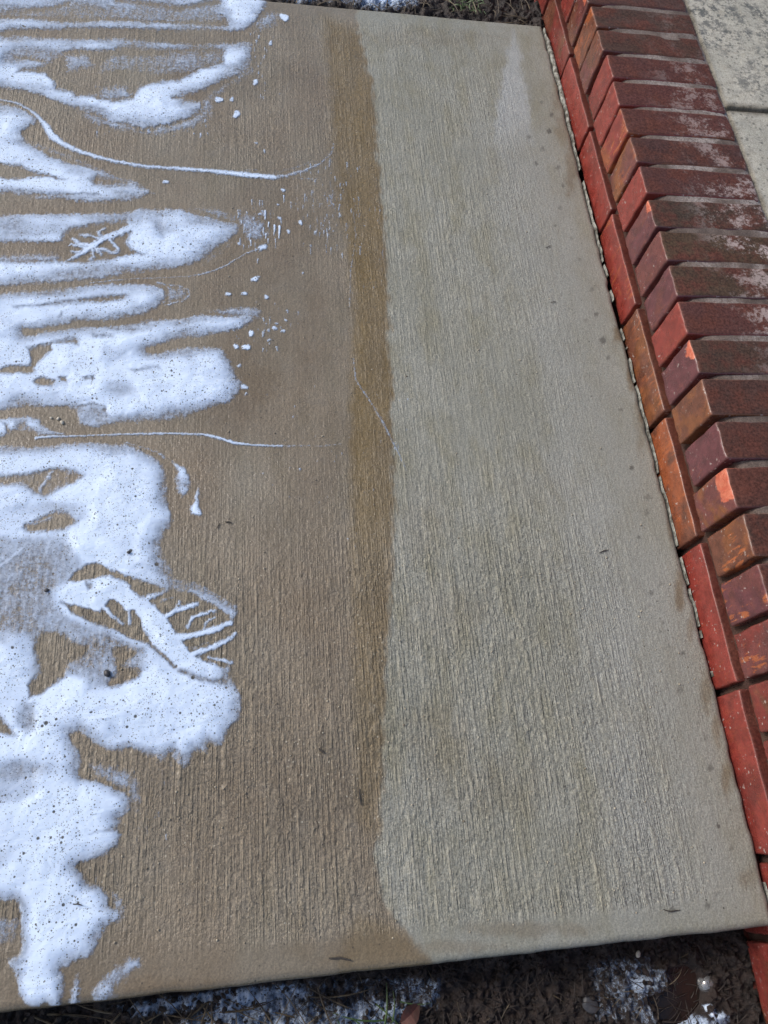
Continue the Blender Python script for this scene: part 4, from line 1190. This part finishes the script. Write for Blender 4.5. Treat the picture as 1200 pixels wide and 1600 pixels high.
place_lump('pebble', 167, 1052, .003, .0042, M_DARK, 3, 'black pebble in the thin foam at left', 'pebble', group='pebbles on the path')
place_lump('pebble', 201, 863, .006, .0024, M_DARK, 4, 'small dark grit in the bright middle of the largest foam patch', 'pebble', .5, group='pebbles on the path')
place_lump('pebble', 73, 922, .003, .0028, M_DARK, 5, 'dark pebble in thin foam left of the bare patch', 'pebble', group='pebbles on the path')
place_lump('pebble', 997, 1491, -.076, .0036, M_STONE, 6, 'pale stone on the dark soil below the slab edge', 'pebble', group='pebbles on the soil')
place_lump('stone', 922, 1570, -.082, .010, M_DARK, 8, 'flat dark stone half sunk in the soil', 'stone', .16)
for i, (u, v_) in enumerate([(91, 654), (97, 660), (80, 653)]):
    place_lump('pebble', u, v_, .001, (.0024, .0030, .0018)[i], M_STONE, 20 + i, ('pale grit crumb below the double foam patch, middle of three', 'pale grit crumb below the double foam patch, rightmost and nearest of three',
               'pale grit crumb below the double foam patch, leftmost of three')[i], 'pebble', group='grit crumbs on the path')
# sand grains standing proud of the surface
cv, cf, nb_ = [], [], 0
for i in range(1500):
    u = RNG.uniform(150, 1100); v_ = RNG.uniform(40, 1480)
    if RNG.random() > np.interp(v_, [0, 500, 800, 1000, 1480], [.25, .3, .8, 1, .9]):
        continue
    g = ground(u, v_, 0)
    if g[0] > -.02 or g[1] < Y0 + .02 or g[1] > Y1 - .02:
        continue
    r = .0005 + .0010 * RNG.random() ** 3
    q, _ = np.linalg.qr(RNG.normal(size=(3, 3)))
    cv.append((iv * (1 + .3 * (RNG.random((len(iv), 1)) - .5)) * r) @ q + np.array([g[0], g[1], slab_z(np.array([g[0]]), np.array([g[1]]))[0] + r * .3])); cf.append(jf + nb_); nb_ += len(iv)
M_GRAIN = mat_plain('sand_grain', (.44, .39, .30), (.16, .13, .09), 60, .4, .2)
link('sand_grains', mesh_np('sand_grains', np.concatenate(cv), np.concatenate(cf), M_GRAIN), kind='stuff')

# puddle and the bubble floating on it
pw = np.array([ground(a, b, -.087) for a, b in PUD]); cx, cy = pw[:, 0].mean(), pw[:, 1].mean()
n = 48
ang = np.linspace(0, 2 * math.pi, n, endpoint=False)
pv = [(cx, cy, -.0903)] + [(cx + .055 * math.cos(a) * (1 + .15 * math.sin(3 * a)), cy + .062 * math.sin(a) * (1 + .1 * math.cos(2 * a)), -.0903) for a in ang]
soup('puddle', pv, [(0, 1 + i, 1 + (i + 1) % n) for i in range(n)], M_PUD, kind='structure')

t = NT('bubble_film')
t.set(color=(.9, .92, .95), rough=.03)
fr = t.n.new('ShaderNodeFresnel'); fr.inputs[0].default_value = 1.45
gl = t.n.new('ShaderNodeBsdfGlossy'); gl.inputs['Roughness'].default_value = .05
tr = t.n.new('ShaderNodeBsdfTransparent'); mx = t.n.new('ShaderNodeMixShader')
t.val(mx.inputs[0], t.math('ADD', t.math('MULTIPLY', fr.outputs[0], 1.5), .16)); t.val(mx.inputs[1], tr.outputs[0]); t.val(mx.inputs[2], gl.outputs[0]); m2 = t.n.new('ShaderNodeMixShader'); m2.inputs[0].default_value = .12; t.val(m2.inputs[1], mx.outputs[0]); t.val(m2.inputs[2], t.b.outputs[0]); t.val(t.out.inputs['Surface'], m2.outputs[0])
bm = bmesh.new(); bmesh.ops.create_uvsphere(bm, u_segments=40, v_segments=20, radius=.0112)
bmesh.ops.delete(bm, geom=[v for v in bm.verts if v.co.z < -.002], context='VERTS')
me = bpy.data.meshes.new('bubble'); bm.to_mesh(me); bm.free(); me.materials.append(t.m)
me.polygons.foreach_set('use_smooth', np.ones(len(me.polygons), bool))
g = ground(1107, 1538, -.084)
o = link('bubble', me, label='large clear soap bubble floating on the muddy puddle', category='bubble'); o.location = (g[0], g[1], -.0900)

# dead leaf on the soil
g = ground(640, 1583, -.078)
V_, F_ = [], []
for i in range(7):
    tt = i / 6; w = .010 * math.sin(math.pi * (tt * .92 + .04)); 
    for s, k in ((-1, .004), (0, 0), (1, .0035)):
        V_.append((tt * .028 - .014, s * w, k * abs(s) * w / .01 + .003 * math.sin(tt * 4)))
for i in range(6):
    for s in range(2):
        a = i * 3 + s; F_.append((a, a + 3, a + 4, a + 1))
o = soup('dead_leaf', V_, F_, M_LEAF, label='curled red brown leaf on the soil below the slab', category='leaf')
o.location = (g[0], g[1], -.074); o.rotation_euler = (.1, -.1, .6)
sm = o.modifiers.new('thickness', 'SOLIDIFY'); sm.thickness = .0006
